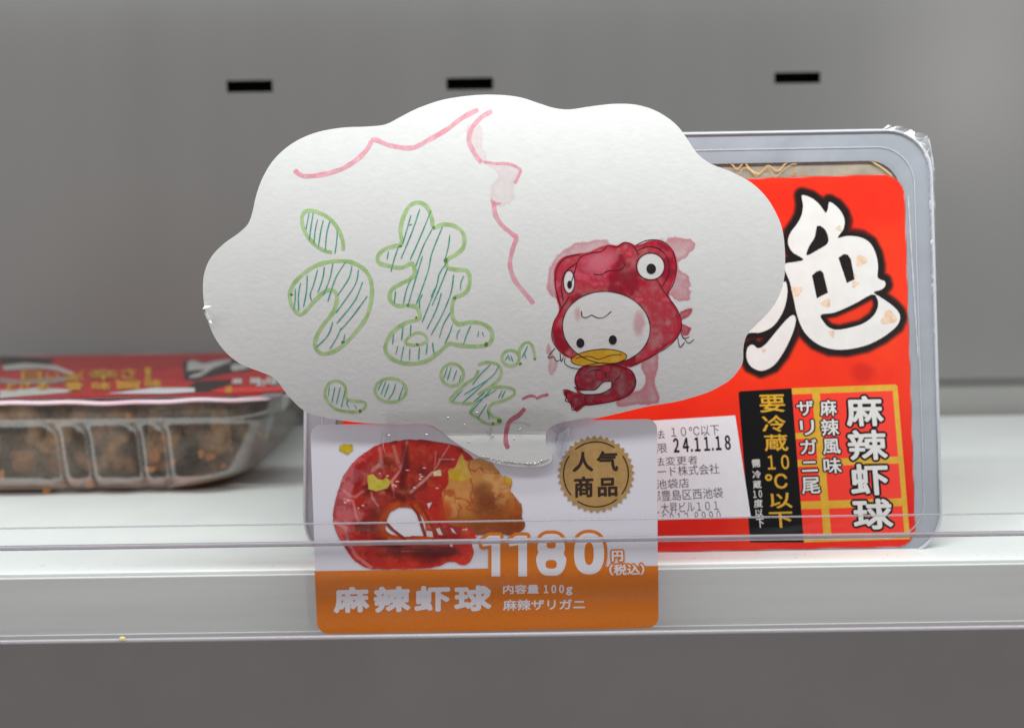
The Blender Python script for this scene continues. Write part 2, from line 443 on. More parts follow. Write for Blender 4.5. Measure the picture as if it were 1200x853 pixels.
M_water = paint_mat('watercolour', rough=.6, spec=.2, bump=.00005, bscale=700)
M_print = paint_mat('photo_print', rough=.28, spec=.45)
M_label = paint_mat('label_print', rough=.35, spec=.3, coat=.1, bump=.0003, bscale=45)
M_tape = clear_mat('sticky_tape', (.995, .995, .995), haze=.0, rough=.04, bump=.0002, bscale=220, gloss=.3)
M_tapeedge = clear_mat('tape_fold', (.9, .9, .95), haze=.35, hazecol=(.75, .75, .82), rough=.08, gloss=1.6, bump=.0005, bscale=300)
M_crinkle = clear_mat('film_crinkle', (.97, .97, 1), haze=.08, hazecol=(.6, .62, .68), rough=.35, gloss=.3)
M_milky = clear_mat('tray_milky_plastic', (.86, .88, .93), haze=.62, hazecol=(.46, .49, .55), rough=.15, gloss=.9, hnoise=(60, .3, .7, .55, .7))
M_rimedge = clear_mat('tray_rim_edge', (.95, .96, 1), haze=.8, hazecol=(.66, .69, .74), rough=.3, gloss=.6)
M_redl = mat('label_red', lin((232, 42, 14)), lin((240, 50, 18)), rough=.3, spec=.35, nscale=80)
M_lwhite = mat('label_white', (.70, .68, .66, 1), (.74, .73, .71, 1), rough=.3, nscale=200)
M_lblack = mat('label_black', (.004, .004, .005, 1), rough=.3, spec=.22)
M_lgold = mat('label_gold', lin((212, 160, 30)), lin((222, 172, 44)), rough=.3, nscale=400)
M_cell = mat('label_cell_red', lin((245, 48, 28)), rough=.3)
M_sauce = mat('sauce_amber', lin((206, 160, 96)), lin((226, 190, 132)), rough=.2, nscale=300)
M_beige = mat('tray_contents_beige', lin((142, 134, 124)), lin((165, 152, 132)), rough=.4, nscale=160)
M_stick = mat('sticker_white', (.80, .81, .86, 1), (.83, .84, .88, 1), rough=.5, nscale=300, bump=.00008, bscale=90)
M_stickink = mat('thermal_print', lin((40, 40, 50)), lin((70, 70, 82)), rough=.6, nscale=2500)
M_blotch = mat('seasoning_stain', lin((226, 190, 160)), lin((238, 214, 192)), rough=.3, nscale=400, alpha=(500, .35, .55, .4, .95))

# ------------------------------------------------------------------ back wall with its three slots, and the panel under it
slots_px = [(292.5, 101.5, 53, 13), (550.5, 98.5, 54, 13), (934.5, 91.5, 53, 12)]
sl = []
for cx, cy, ww, hh in slots_px:
    p = S_wall.at(np.array([cx]), np.array([cy]))[0]; sc_ = YB / F * 1.0
    sl.append((p[0], p[2], ww * sc_ * .99, hh * sc_ * 1.02))
zj = S_wall.at(np.array([1150.]), np.array([443.]))[0][2]     # joint above the shelf
xs = [-.75]; 
for x, z, ww, hh in sorted(sl): xs += [x - ww / 2, x + ww / 2]
xs.append(.75)
zs = sorted({-.45 + 0.0, .75, *[round(s[1] - s[3] / 2, 6) for s in sl], *[round(s[1] + s[3] / 2, 6) for s in sl], zj})
V = []; Fs = []
def quad(a, b, c, d): 
    i = len(V); V.extend([a, b, c, d]); Fs.append([i, i + 1, i + 2, i + 3])
zs = [z for z in zs if z >= zj - 1e-9]
for i in range(len(xs) - 1):
    for j in range(len(zs) - 1):
        mx, mz = (xs[i] + xs[i + 1]) / 2, (zs[j] + zs[j + 1]) / 2
        if any(abs(mx - s[0]) < s[2] / 2 and abs(mz - s[1]) < s[3] / 2 for s in sl): continue
        quad((xs[i], YB, zs[j]), (xs[i + 1], YB, zs[j]), (xs[i + 1], YB, zs[j + 1]), (xs[i], YB, zs[j + 1]))
T = .0012
for x, z, ww, hh in sl:       # sheet-metal edges of each slot
    a, b, c, d = x - ww / 2, x + ww / 2, z - hh / 2, z + hh / 2
    quad((a, YB, c), (a, YB + T, c), (b, YB + T, c), (b, YB, c)); quad((a, YB, d), (b, YB, d), (b, YB + T, d), (a, YB + T, d))
    quad((a, YB, c), (a, YB, d), (a, YB + T, d), (a, YB + T, c)); quad((b, YB, c), (b, YB + T, c), (b, YB + T, d), (b, YB, d))
quad((-.75, YB, zj), (.75, YB, zj), (.75, YB + .006, zj), (-.75, YB + .006, zj))
wall = mesh_obj('back_wall', V, Fs, M_wall, kind='structure')
for x, z, ww, hh in sl:       # the dark channel behind each slot
    V = []; Fs = []; a, b, c, d = x - ww / 2 - .002, x + ww / 2 + .002, z - hh / 2 - .002, z + hh / 2 + .002; y0, y1 = YB + T + .0003, YB + .02
    quad((a, y1, c), (b, y1, c), (b, y1, d), (a, y1, d)); quad((a, y0, c), (a, y1, c), (b, y1, c), (b, y0, c)); quad((a, y0, d), (b, y0, d), (b, y1, d), (a, y1, d))
    quad((a, y0, c), (a, y0, d), (a, y1, d), (a, y1, c)); quad((b, y0, c), (b, y1, c), (b, y1, d), (b, y0, d))
    mesh_obj('slot', V, Fs, M_slot, wall)
V = []; Fs = []; quad((-.75, YB + .006, -.45), (.75, YB + .006, -.45), (.75, YB + .006, zj), (-.75, YB + .006, zj))
mesh_obj('lower_wall_panel', V, Fs, M_lowwall, kind='structure')

# ------------------------------------------------------------------ the shelf
shelf = thing('display_shelf', 'white enamelled shelf board across the chiller with a clear price rail on its edge', 'shelf', (0, YF, -.015))
TH = -(S_front.at(np.array([600.]), np.array([738.]))[0][2])
box('shelf_board', (-.55, YF, -TH), (.55, YB - .0005, 0), M_shelf, shelf, bevel=.0006)
box('front_edge', (-.55, YF - .0012, -TH + .0004), (.55, YF - .0002, -.0012), M_front, shelf, bevel=.0004)
box('edge_hem', (-.55, YF - .0019, -TH - .0002), (.55, YF - .0013, -TH + .0013), M_front, shelf, bevel=.00025)

YR = 0.3195
zt = S_wall.__class__((0, YR, 0), (0, -1, 0)).at(np.array([600.]), np.array([611.]))[0][2]
zb = Plane((0, YR, 0), (0, -1, 0)).at(np.array([600.]), np.array([634.]))[0][2]
zl = Plane((0, YR, 0), (0, -1, 0)).at(np.array([600.]), np.array([743.]))[0][2]
rail = thing('price_rail', 'long clear plastic price rail clipped along the front edge of the white shelf', 'price rail', (0, YR, zl))
box('front_plate', (-.55, YR - .0009, zl), (.55, YR, zb), M_rail, rail, bevel=.0002)
# upper lip leans back a little above the bead
V = []; Fs = []
prof = [(YR - .0009, zb + .0009), (YR - .0002, zb + .0009), (YR + .0012, zt), (YR + .0004, zt + .0001)]
for x in (-.55, .55): V += [(x, y, z) for y, z in prof]
Fs = [[0, 1, 2, 3], [7, 6, 5, 4]] + [[i, i + 4, (i + 1) % 4 + 4, (i + 1) % 4] for i in range(4)]
mesh_obj('upper_lip', V, Fs, M_rail, rail)
tube('lip_edge', [(-.55 + i * .055, YR + .0008, zt) for i in range(21)], .0003, M_lipe, rail, n=8)
tube('rail_bead', [(-.55 + i * .055, YR - .0005, zb + .0003) for i in range(21)], .0008, M_bead, rail, n=12)
box('bottom_flange', (-.55, YR + .0002, zl - .0001), (.55, YF + .010, zl + .0007), M_rail, rail, bevel=.0002)
tube('bottom_bead', [(-.55 + i * .055, YR - .0004, zl) for i in range(21)], .00075, M_bead2, rail, n=12)

M_dust = mat('dust', lin((120, 112, 100)), lin((160, 150, 130)), rough=.9, nscale=900)
V = []; Fs = []; rd = random.Random(9)
for k in range(150):                                     # crumbs and dust along the board's front edge
    x = rd.uniform(-.17, .2); y = YF + .001 + abs(rd.gauss(0, .006)); q = rd.uniform(.00008, .0002); b = len(V); a0 = rd.uniform(0, 3)
    V += [(x + q * math.cos(a0 + t), y + q * math.sin(a0 + t), .0001) for t in (0, 2.1, 4.2)] + [(x, y, .0001 + q * .8)]; Fs += [[b, b + 1, b + 3], [b + 1, b + 2, b + 3], [b + 2, b, b + 3]]
mesh_obj('dust', V, Fs, M_dust, shelf, kind='stuff')
cpt = Plane((0, YR - .0012, 0), (0, -1, 0)).at(np.array([143.]), np.array([742.]))[0]
bm = bmesh.new(); bmesh.ops.create_icosphere(bm, subdivisions=1, radius=.0008)
for v in bm.verts: v.co *= rd.uniform(.7, 1.25); v.co.x *= 1.3
crumb = mesh_obj('food_crumb', [tuple(v.co + Vector((cpt[0], cpt[1] - .0004, zl + .0010))) for v in bm.verts], [[v.index for v in f.verts] for f in bm.faces], mat('crumb', lin((226, 208, 150)), rough=.8))
bm.free(); crumb['label'] = 'tiny pale yellow crumb caught on the bottom edge of the clear rail'; crumb['category'] = 'crumb'

# ------------------------------------------------------------------ left tray lying flat
def tray_loop(x0, x1, y0, y1, r, z, n=10, flute=0.0):
    pts = []
    def side(ax, ay, bx, by, nx, ny, k):
        for i in range(k):
            t = i / k; pts.append([ax + (bx - ax) * t, ay + (by - ay) * t, nx, ny])
    side(x0 + r, y0, x1 - r, y0, 0, 1, 200)
    for i in range(n):
        a = -math.pi / 2 + math.pi / 2 * i / n; pts.append([x1 - r + r * math.cos(a), y0 + r + r * math.sin(a), 0, 0])
    side(x1, y0 + r, x1, y1 - r, -1, 0, 30)
    for i in range(n):
        a = math.pi / 2 * i / n; pts.append([x1 - r + r * math.cos(a), y1 - r + r * math.sin(a), 0, 0])
    side(x1 - r, y1, x0 + r, y1, 0, -1, 60)
    for i in range(n):
        a = math.pi / 2 + math.pi / 2 * i / n; pts.append([x0 + r + r * math.cos(a), y1 - r + r * math.sin(a), 0, 0])
    side(x0, y1 - r, x0, y0 + r, 1, 0, 30)
    for i in range(n):
        a = math.pi + math.pi / 2 * i / n; pts.append([x0 + r + r * math.cos(a), y0 + r + r * math.sin(a), 0, 0])
    out = []
    for x, y, nx, ny in pts:
        g = 0
        if flute and ny == 1:
            g = sum(math.exp(-((x - c) / wd) ** 2 * 2.2) for c, wd in GROOVES) * flute
        out.append((x, y + g * ny, z))
    return out

def loft(name, loops, m, parent, cap=True, label=None):
    V = []; Fs = []; n = len(loops[0])
    for l in loops: V += l
    for k in range(len(loops) - 1):
        for i in range(n): Fs.append([k * n + i, k * n + (i + 1) % n, (k + 1) * n + (i + 1) % n, (k + 1) * n + i])
    if cap: Fs.append([(len(loops) - 1) * n + i for i in range(n)][::-1])
    return mesh_obj(name, V, Fs, m, parent, smooth=True, label=label)

pf = S_top.at(np.array([345., 0.]), np.array([466., 466.])); TXR = pf[0][0] - .003; TYF = pf[0][1] - .0005; TXL = TXR - .197; TYB = S_top.at(np.array([200.]), np.array([415.]))[0][1]
tray = thing('food_tray', 'clear tray of dark crayfish lying flat on the shelf under a red labelled lid', 'food tray', ((TXL + TXR) / 2, (TYF + TYB) / 2, 0), group='trays of crayfish on the shelf')
gx = S_deck.at(np.array([58., 92., 152., 183.]), np.array([590.] * 4))[:, 0] 
GROOVES = [(gx[0], .0042), (gx[1], .0040), (gx[2], .0042), (gx[3], .0040), (TXR - .140, .0042), (TXR - .152, .0042), (TXR - .172, .0042)]
M_tray = clear_mat('tray_clear_plastic', (.84, .79, .76), haze=.3, hazecol=(.36, .29, .235), rough=.12, gloss=.3, bump=.0002, bscale=60, hnoise=(60, .3, .72, .08, .42))
g = .0025
lp = []
for k in range(27):
    q = k / 26; z = (LIDZ - .0012) * (1 - q) + .0006 * q
    ins = .0015 + .0045 * q + .0035 * ss(.16, .24, q) + .0040 * q * q + .010 * max(q - .80, 0) ** 1.6 / .2 ** 1.6
    fl = .0034 * ss(.20, .36, q) * (1 - ss(.90, 1.0, q))
    lp.append(tray_loop(TXL + ins * 1.15, TXR - ins * 1.35 - .004 * q, TYF + ins * .72, TYB - ins * .9, .020, z, n=14, flute=fl))
lp.append(tray_loop(TXL + .034, TXR - .040, TYF + .022, TYB - .03, .016, .0004, n=14))
loft('tray_body', lp, M_tray, tray)
# rim: rolled flange
rl = [(x, y, LIDZ - .0006) for x, y, z in tray_loop(TXL, TXR, TYF, TYB, .020, 0)][::4]
def rim_wob(p): return (p[0], p[1], p[2] + .0003 * math.sin(p[0] * 95) + .0002 * math.sin(p[0] * 260 + 1))
M_rimpink = mat('rim_pinkish_plastic', lin((236, 196, 208)), lin((240, 214, 222)), rough=.25, nscale=30, spec=.5)
tube('rim', [rim_wob(p) for p in rl], .0008, M_rimpink, tray, n=8, closed=True)
M_film = clear_mat('lid_film', (.99, .98, .98), haze=.03, hazecol=(.6, .55, .58), rough=.12, gloss=.4, bump=.0012, bscale=60)
# sauce pooled on the tray floor and the crayfish pieces
M_pool = mat('sauce_brown', lin((132, 62, 18)), lin((190, 96, 26)), rough=.15, spec=.6, nscale=140)
pl = [tray_loop(TXL + i * 1.15, TXR - i * 1.35, TYF + i * .72, TYB - i * .9, .018, z, flute=.003)for i, z in ((.0245, .0012), (.0205, .0036), (.032, .0038))]
loft('sauce', pl, M_pool, tray)
M_tail = mat('crayfish_shell_dark', lin((190, 134, 84)), lin((104, 82, 66)), rough=.3, spec=.6, nscale=160, bump=.001, bscale=180, lo=.35, hi=.6)
M_tail2 = mat('crayfish_meat_brown', lin((226, 178, 120)), lin((150, 116, 84)), rough=.35, spec=.6, nscale=190, bump=.001, bscale=180)
def tail_mesh(seed):
    """curled crayfish tail: tapering body of overlapping shell rings with a fan"""
    r = random.Random(seed); V = []; Fs = []; n = 12; K = 25
    for i in range(K):
        t = i / (K - 1); a = R(-110 + 220 * t); rad = .0085
        c = np.array([rad * math.cos(a), 0, rad * math.sin(a)]); ring = .0062 * (1 - .55 * t) * (1 + .16 * ((i % 4) / 3 - .5))
        if i in (0, K - 1): ring *= .25
        o = np.array([math.cos(a), 0, math.sin(a)])
        for j in range(n):
            b = 2 * math.pi * j / n; V.append(tuple(c + o * math.cos(b) * ring + np.array([0, 1, 0]) * math.sin(b) * ring * 1.15))
    for i in range(K - 1):
        for j in range(n): Fs.append([i * n + j, i * n + (j + 1) % n, (i + 1) * n + (j + 1) % n, (i + 1) * n + j])
    a = R(110); c = np.array([.0085 * math.cos(a), 0, .0085 * math.sin(a)])
    for k in (-1, 0, 1):                                   # tail fan blades
        b = len(V); d = np.array([-.8, k * .55, -.35]); d /= np.linalg.norm(d); s = np.array([0, .0016, 0]); e = c + d * .006
        V += [tuple(c - s * .4), tuple(c + s * .4), tuple(e + s), tuple(e + d * .001), tuple(e - s)]; Fs.append([b, b + 1, b + 2, b + 3, b + 4])
    return V, Fs
bases = []
for s in range(4):
    v, f = tail_mesh(s); me = bpy.data.meshes.new('crayfish_piece'); me.from_pydata(v, [], f); me.polygons.foreach_set('use_smooth', [True] * len(f))
    me.materials.append(M_tail if s % 2 else M_tail2); bases.append(me)
rr = random.Random(3)
def place_piece(x, y, z, s, parent, root):
    o = bpy.data.objects.new('crayfish_piece', bases[rr.randrange(4)]); scene.collection.objects.link(o); o.parent = parent
    o.location = Vector((x, y, z)) - world_of(parent); o.rotation_euler = (rr.uniform(-.6, .6), rr.uniform(0, 6.28), rr.uniform(0, 6.28)); o.scale = (s, s, s)
nx = 9
for ix in range(nx):
    for row, (yy, zz) in enumerate([(TYF + .032, .0135), (TYF + .028, .024), (TYF + .056, .014), (TYF + .054, .025), (TYF + .085, .014)]):
        x = TXL + .036 + (TXR - TXL - .074) * ix / (nx - 1) + rr.uniform(-.004, .004)
        place_piece(x, yy + rr.uniform(-.002, .002), zz, rr.uniform(.72, .9), tray, tray)
# chilli flakes stuck to the inside of the wall
M_flake = mat('chilli_flake', lin((216, 150, 70)), lin((190, 104, 40)), rough=.3, nscale=500)
S_in = Plane((0, TYF + .0118, .018), (0, -1, -.26))
for k, (x, y, rx, ry) in enumerate([(182, 532, 5.5, 8), (105, 565, 5, 6.5), (247, 534, 7, 4), (236, 531, 4, 5), (176, 549, 8, 3), (2, 556, 4, 6), (203, 540, 3, 3), (262, 545, 4, 2.5), (55, 574, 5, 4), (151, 486, 4, 3), (192, 512, 3, 3)]):
    slab('chilli_flake', S_in, ellipse(x, y, rx, ry, 9, wob=.15, ph=k), .0006, M_flake, tray)

# lid label, printed film seen at a low angle
label_l = box('lid_film', (TXL + .003, TYF + .003, LIDZ + .0002), (TXR - .003, TYB - .003, LIDZ + .0005), M_milky, tray, bevel=.0001)
M_dred = mat('label_deep_red', lin((186, 22, 24)), lin((205, 26, 26)), rough=.35, spec=.35, nscale=60)
lab_v = [(TXL + .012, TYF + .0035), (TXR - .011, TYF + .0035), (TXR - .011, TYB - .004), (TXL + .012, TYB - .004)]
mesh_obj('lid_label', [(x, y, LIDZ + .0007) for x, y in lab_v], [[0, 1, 2, 3]], M_dred, tray)
def top_sheet(name, loops, m, off): return sheet(name, S_top, loops, m, tray, off=off)
cA = ((0, 400), 6.667); cB = ((160, 400), 6.667)
M_lgrey = mat('label_brush_white', (.62, .63, .60, 1), (.70, .71, .68, 1), rough=.35, nscale=200, stretch=(1, .2, 1))
top_sheet('brush_shadow', [conv([(0, 130), (120, 130), (290, 140), (430, 150), (380, 200), (90, 195), (0, 205)], *cA)], M_lblack, .0009)
top_sheet('brush_stroke', [conv([(20, 205), (190, 185), (330, 195), (440, 205), (580, 262), (560, 285), (430, 240), (300, 225), (150, 235), (30, 240)], *cA)], M_lgrey, .0010)
top_sheet('brush_stroke', [conv([(0, 300), (150, 320), (330, 300), (600, 290), (560, 322), (420, 345), (200, 350), (0, 345)], *cA)], mat('label_brush_grey', (.30, .27, .26, 1), (.4, .36, .34, 1), rough=.4, nscale=200), .0010)
top_sheet('brush_stroke', [conv([(0, 400), (300, 380), (600, 395), (520, 420), (150, 450), (0, 462)], *cA)], M_lgrey, .0010)
top_sheet('glyph_shadow', [conv([(362, 190), (372, 165), (430, 150), (520, 175), (740, 148), (890, 178), (900, 225), (860, 250), (700, 262), (440, 325), (378, 312)], *cB)], M_lblack, .0009)
top_sheet('glyph_stroke', [conv([(395, 178), (440, 160), (520, 190), (640, 165), (745, 155), (735, 175), (600, 225), (500, 290), (412, 305), (420, 285), (500, 262), (540, 238), (470, 238), (392, 248), (400, 215)], *cB)], M_lgrey, .0010)
top_sheet('glyph_stroke', [conv([(745, 195), (830, 185), (885, 225), (760, 248), (735, 232)], *cB)], M_lgrey, .0010)
top_sheet('label_block', [conv([(385, 410), (420, 360), (470, 325), (740, 312), (730, 345), (570, 405), (565, 412)], *cB)], M_lblack, .0009)
top_sheet('label_block', [conv([(570, 405), (700, 380), (1130, 366), (1160, 405), (700, 422)], *cB)], M_cell, .0009)
top_sheet('label_block', [conv([(700, 375), (745, 370), (745, 420), (695, 422)], *cB)], M_lgold, .0010)
top_sheet('date_sticker', [conv([(830, 432), (1210, 385), (1520, 385), (1525, 418), (1300, 432)], (0, 400), 6.667)], M_stick, .0012)
M_lyel = mat('label_yellow', lin((226, 168, 24)), rough=.35)
it = [('（', rect(93, 437, 99, 449), .4), ('辛', rect(104, 436, 139, 449), .4), ('さ', rect(142, 435, 160, 448), .4), ('！', rect(169, 434, 178, 448), .4),
      ('日', rect(25, 438, 49, 449), .4), ('い', rect(54, 440, 70, 449), .4), ('油', rect(76, 440, 92, 450), .4), ('と', rect(8, 452, 20, 461), .4), ('け', rect(24, 451, 36, 460), .4), ('る', rect(42, 452, 58, 460), .4), ('香', rect(76, 451, 98, 461), .4),
      ('味', rect(108, 451, 130, 461), .4), ('旨', rect(136, 449, 166, 460), .4), ('味', rect(170, 448, 190, 458), .4)]
text('lettering', S_top, it, M_lyel, tray, off=.0014)
it = [('麻', rect(272, 447, 284, 454), .4), ('辣', rect(293, 446, 306, 454), .4), ('虾', rect(300, 449, 314, 457), .4), ('球', rect(312, 445, 326, 455), .4)]
text('lettering', S_top, it, M_lwhite, tray, off=.0014, label='white lettering of the lid label')
# clear film drawn over the whole lid
film = [(x, y, LIDZ + .0018) for x, y, z in tray_loop(TXL + .001, TXR - .001, TYF + .001, TYB - .001, .019, 0)][::4]
mesh_obj('film_wrap', film, [list(range(len(film)))], M_film, tray)

# ------------------------------------------------------------------ right tray standing on its side
tl, tr, br, bl = (357, 163), (1092, 150), (1106, 652), (355, 661)
t2 = thing('food_tray', 'clear tray standing upright behind the cloud sign, orange-red label facing forward', 'food tray', tuple(S_lid.at(np.array([730.]), np.array([655.]))[0]), group='trays of crayfish on the shelf')
outer = round_quad(tl, tr, br, bl, (58, 62, 55, 55), 10)
def inset(px): return round_quad((tl[0] + px, tl[1] + px), (tr[0] - px, tr[1] + px), (br[0] - px, br[1] - px), (bl[0] + px, bl[1] - px), 52 - px * .4, 10)
flange_in = inset(38)
slab('rim', S_lid, outer, .0008, M_milky, t2, off=-.0008, holes=[flange_in])
def loop3(l, off): a = np.array(l); return [tuple(p) for p in S_lid.at(a[:, 0], a[:, 1], off)]
tube('rim_edge', loop3(inset(2.5), .0002), .00055, M_rimedge, t2, n=8, closed=True)
tube('rim_fold', loop3(inset(22), .0001), .00016, M_rimedge, t2, n=6, closed=True)
# body behind the rim, tapering to its floor
V = []; Fs = []; n = len(outer)
for px, d in ((34, -.001), (37, -.012), (46, -.022), (58, -.034), (72, -.037)):
    # sides converge with depth, so that it stands on its slanted wall
    base = S_lid.at(np.array(inset(px))[:, 0], np.array(inset(px))[:, 1], 0.0) ; V += [tuple(p + S_lid.n * d) for p in base]
for k in range(4):
    for i in range(n): Fs.append([k * n + i, k * n + (i + 1) % n, (k + 1) * n + (i + 1) % n, (k + 1) * n + i])
Fs.append([4 * n + i for i in range(n)])
mesh_obj('tray_body', V, Fs, M_beige, t2, smooth=False)
sheet('inner_liner', S_lid, [inset(33)], M_beige, t2, off=-.00084)
# sauce line and creased inner edge along the top
top_y = lambda x: 206 - (x - 830) * .030 - 8
wave = [(700, 203)] + [(838, 191), (856, 192), (864, 198), (872, 191), (880, 199), (890, 203), (900, 194), (912, 200), (925, 190), (960, 189), (1012, 188), (1030, 194), (1046, 206)]
strokes('sauce_line', S_lid, [wave], 1.5, M_sauce, t2, off=-.0002, step=2, jitter=.3)
strokes('sauce_line', S_lid, [[(866, 204), (874, 196), (886, 206)], [(886, 207), (900, 197), (906, 206)], [(908, 208), (925, 194), (934, 192)], [(842, 200), (858, 202)]], .8, M_sauce, t2, off=-.0002)
strokes('chilli_speck', S_lid, [[(928, 203), (934, 204)], [(940, 205), (943, 203)]], 2.4, M_flake, t2, off=-.0002)
# clear lid sheet over the middle
M_lid = clear_mat('lid_clear', (.97, .97, .98), haze=.06, rough=.08, gloss=.8, bump=.0006, bscale=60)

# the label: printed sheet with halo, then crisp parts
lab = round_quad((398, 224), (1059, 204), (1073, 640), (404, 655), (26, 26, 22, 22), 8)
o6, s6 = (860, 210), 3.5545
G_main = conv([(283, 68), (320, 78), (350, 100), (372, 128), (383, 142), (392, 122), (397, 96), (425, 112), (450, 142), (461, 175), (455, 210), (432, 245), (475, 237), (530, 244), (568, 268), (590, 310), (600, 360), (599, 412), (626, 424), (631, 442), (615, 460), (582, 472), (620, 498), (660, 527), (685, 553), (692, 577), (678, 612), (620, 658), (550, 692), (470, 709), (400, 706), (340, 681), (292, 634), (265, 572), (250, 505), (233, 430), (212, 378), (213, 353), (250, 346), (290, 335), (242, 302), (225, 262), (235, 225), (263, 187), (282, 150), (288, 108)], o6, s6)
Hs = [conv(h, o6, s6) for h in ([(303, 318), (312, 282), (336, 242), (347, 195), (374, 204), (391, 235), (390, 268), (350, 295)],
      [(325, 402), (343, 385), (360, 380), (372, 390), (392, 473), (345, 497)], [(435, 328), (458, 312), (474, 315), (487, 333), (503, 418), (470, 433)],
      [(362, 565), (420, 555), (500, 520), (575, 480), (596, 496), (600, 530), (580, 570), (530, 605), (440, 627), (400, 620), (375, 597)])]
G_b = conv([(205, 428), (219, 437), (222, 482), (205, 550), (165, 610), (112, 638), (66, 640), (-10, 655), (-40, 600), (60, 540), (140, 480)], o6, s6)
G_c = conv([(247, 566), (258, 586), (242, 648), (202, 728), (162, 778), (112, 798), (68, 777), (52, 738), (58, 700), (78, 689), (92, 700), (104, 704), (130, 690), (180, 630), (222, 582)], o6, s6)
def smooth_loop(l): return [tuple(p) for p in catmull(l, 3.0, True)]
sheet('label_backing', S_lid, [lab], M_lwhite, t2, off=.0003)
cv = Canvas(398, 203, 1075, 656, 1.5); X, Y = cv.X, cv.Y
dl = sdf(X, Y, lab)
gn = fbm(X, Y, 80, 4, 5)
red = np.stack([236 + 14 * (gn - .5) - 12 * ss(420, 650, Y), 50 + (gn - .5) * 44 - 14 * ss(380, 640, Y) - 6 * ss(330, 640, Y), 8 + 0 * X], -1)
cv.lay(red, 1 - ss(-.4, .6, dl))
dg_ = np.minimum(np.minimum(sdf(X, Y, G_main), sdf(X, Y, G_b)), sdf(X, Y, G_c))
for h in Hs: dg_ = np.where(dg_ < 0, dg_, dg_)
dh = np.stack([-sdf(X, Y, h) for h in Hs]).max(0)
deep = np.stack([-sdf(X, Y, h) for h in Hs[3:4]]).max(0)
gl_ = (1 - ss(5.5, 11.5, dg_ + (gn - .5) * 2)) * (1 - .95 * ss(3.2, 8, deep))
cv.lay((18, 6, 6), gl_)
dark = fbm(X, Y, 22, 3, 9); cv.lay((120, 8, 12), .55 * ss(.52, .75, dark) * gl_ * ss(3, 7, dg_))
cv.lay((190, 18, 8), .55 * (1 - ss(6, 16, np.hypot((X - 1012) / 1.3, Y - 437) + (gn - .5) * 14)))       # deeper printed smudge under the glyph
cv.a *= (1 - ss(-.4, .6, dl))
o = cv.build('printed_label', S_lid, .0004, M_label, t2)
sheet('brush_glyph', S_lid, [smooth_loop(G_main)] + [smooth_loop(h) if k != 1 and k != 2 else h for k, h in enumerate(Hs)], M_lwhite, t2, off=.0005)
sheet('brush_glyph', S_lid, [smooth_loop(G_b)], M_lwhite, t2, off=.0005)
sheet('brush_glyph', S_lid, [smooth_loop(G_c)], M_lwhite, t2, off=.0005)
for k, (x, y, rx, ry) in enumerate([(530, 340, 24, 22), (262, 466, 22, 20), (385, 517, 20, 17), (645, 578, 32, 28), (505, 437, 16, 12), (408, 643, 12, 16), (437, 206, 11, 13), (505, 400, 6, 8), (125, 715, 10, 8)]):
    sheet('stain', S_lid, [conv(ellipse(x, y, rx, ry, 16, rot=-.5, wob=.22, ph=k * 1.7), o6, s6)], M_blotch, t2, off=.00056)

# the boxed panel of the label
o8, s8 = (860, 440), 3.877
blk = conv([(20, 72), (262, 58), (318, 757), (74, 757)], o8, s8)
gb = [np.array(p) for p in conv([(262, 58), (742, 40), (800, 742), (318, 757)], o8, s8)]
sheet('black_panel', S_lid, [round_quad(*blk, (3, 0, 0, 0), 4)], M_lblack, t2, off=.0005)
sheet('gold_panel', S_lid, [round_quad(*[tuple(p) for p in gb], (0, 3, 0, 0), 4)], M_lgold, t2, off=.00052)
def bil(u, v): return tuple((gb[0] * (1 - u) + gb[1] * u) * (1 - v) + (gb[3] * (1 - u) + gb[2] * u) * v)
for u0, u1 in ((0.0, .19), (.262, .952)):
    for v0, v1 in ((.04, .29), (.33, .465), (.51, .735), (.785, .965)) if u0 == 0 else ((.04, .465), (.51, .735), (.785, .965)):
        sheet('red_cell', S_lid, [[bil(u0, v0), bil(u1, v0), bil(u1, v1), bil(u0, v1)]], M_cell, t2, off=.00054)
def q8(x0, y0, x1, y1, sk=-3): return conv([(x0, y0), (x1, y0 + sk), (x1 + (y1 - y0) * .08, y1 + sk), (x0 + (y1 - y0) * .08, y1)], o8, s8)
big = [('麻', q8(503, 94, 672, 232), 1.15), ('辣', q8(512, 248, 690, 385), 1.0), ('虾', q8(523, 402, 696, 545), 1.15), ('球', q8(535, 560, 715, 700), 1.1)]
text('lettering_outline', S_lid, big, M_lblack, t2, off=.00058, grow=2.6)
text('lettering', S_lid, big, M_lwhite, t2, off=.00064, label='heavy white lettering with black outline')
mid = [(c, q8(*b), .4) for c, b in zip('麻辣風味ザリガニ尾', [(388, 112, 464, 184), (392, 198, 474, 274), (400, 288, 480, 358), (404, 374, 486, 446),
      (282, 116, 358, 184), (298, 204, 362, 272), (298, 290, 374, 358), (306, 390, 378, 438), (304, 462, 388, 538)])]
text('lettering_outline', S_lid, mid, M_lblack, t2, off=.00058, grow=1.7)
text('lettering', S_lid, mid, M_lwhite, t2, off=.00064)
yel = [(c, q8(*b), .35) for c, b in zip(['要', '冷', '蔵', '１０', '℃', '以', '下'], [(113, 88, 228, 168), (125, 182, 232, 258), (135, 268, 242, 344), (150, 362, 248, 428), (140, 447, 240, 515), (160, 534, 262, 604), (158, 620, 264, 692)])]
text('lettering', S_lid, yel, M_lgold, t2, off=.0006, label='gold lettering on the black panel')
sm = [(c, q8(*b), .2) for c, b in zip(['需', '冷', '蔵', '１０', '度', '以', '下'], [(80, 382, 118, 418), (83, 432, 121, 468), (85, 478, 123, 514), (86, 522, 126, 556), (89, 563, 129, 600), (95, 608, 131, 642), (100, 650, 135, 692)])]
text('lettering', S_lid, sm, M_lwhite, t2, off=.0006)

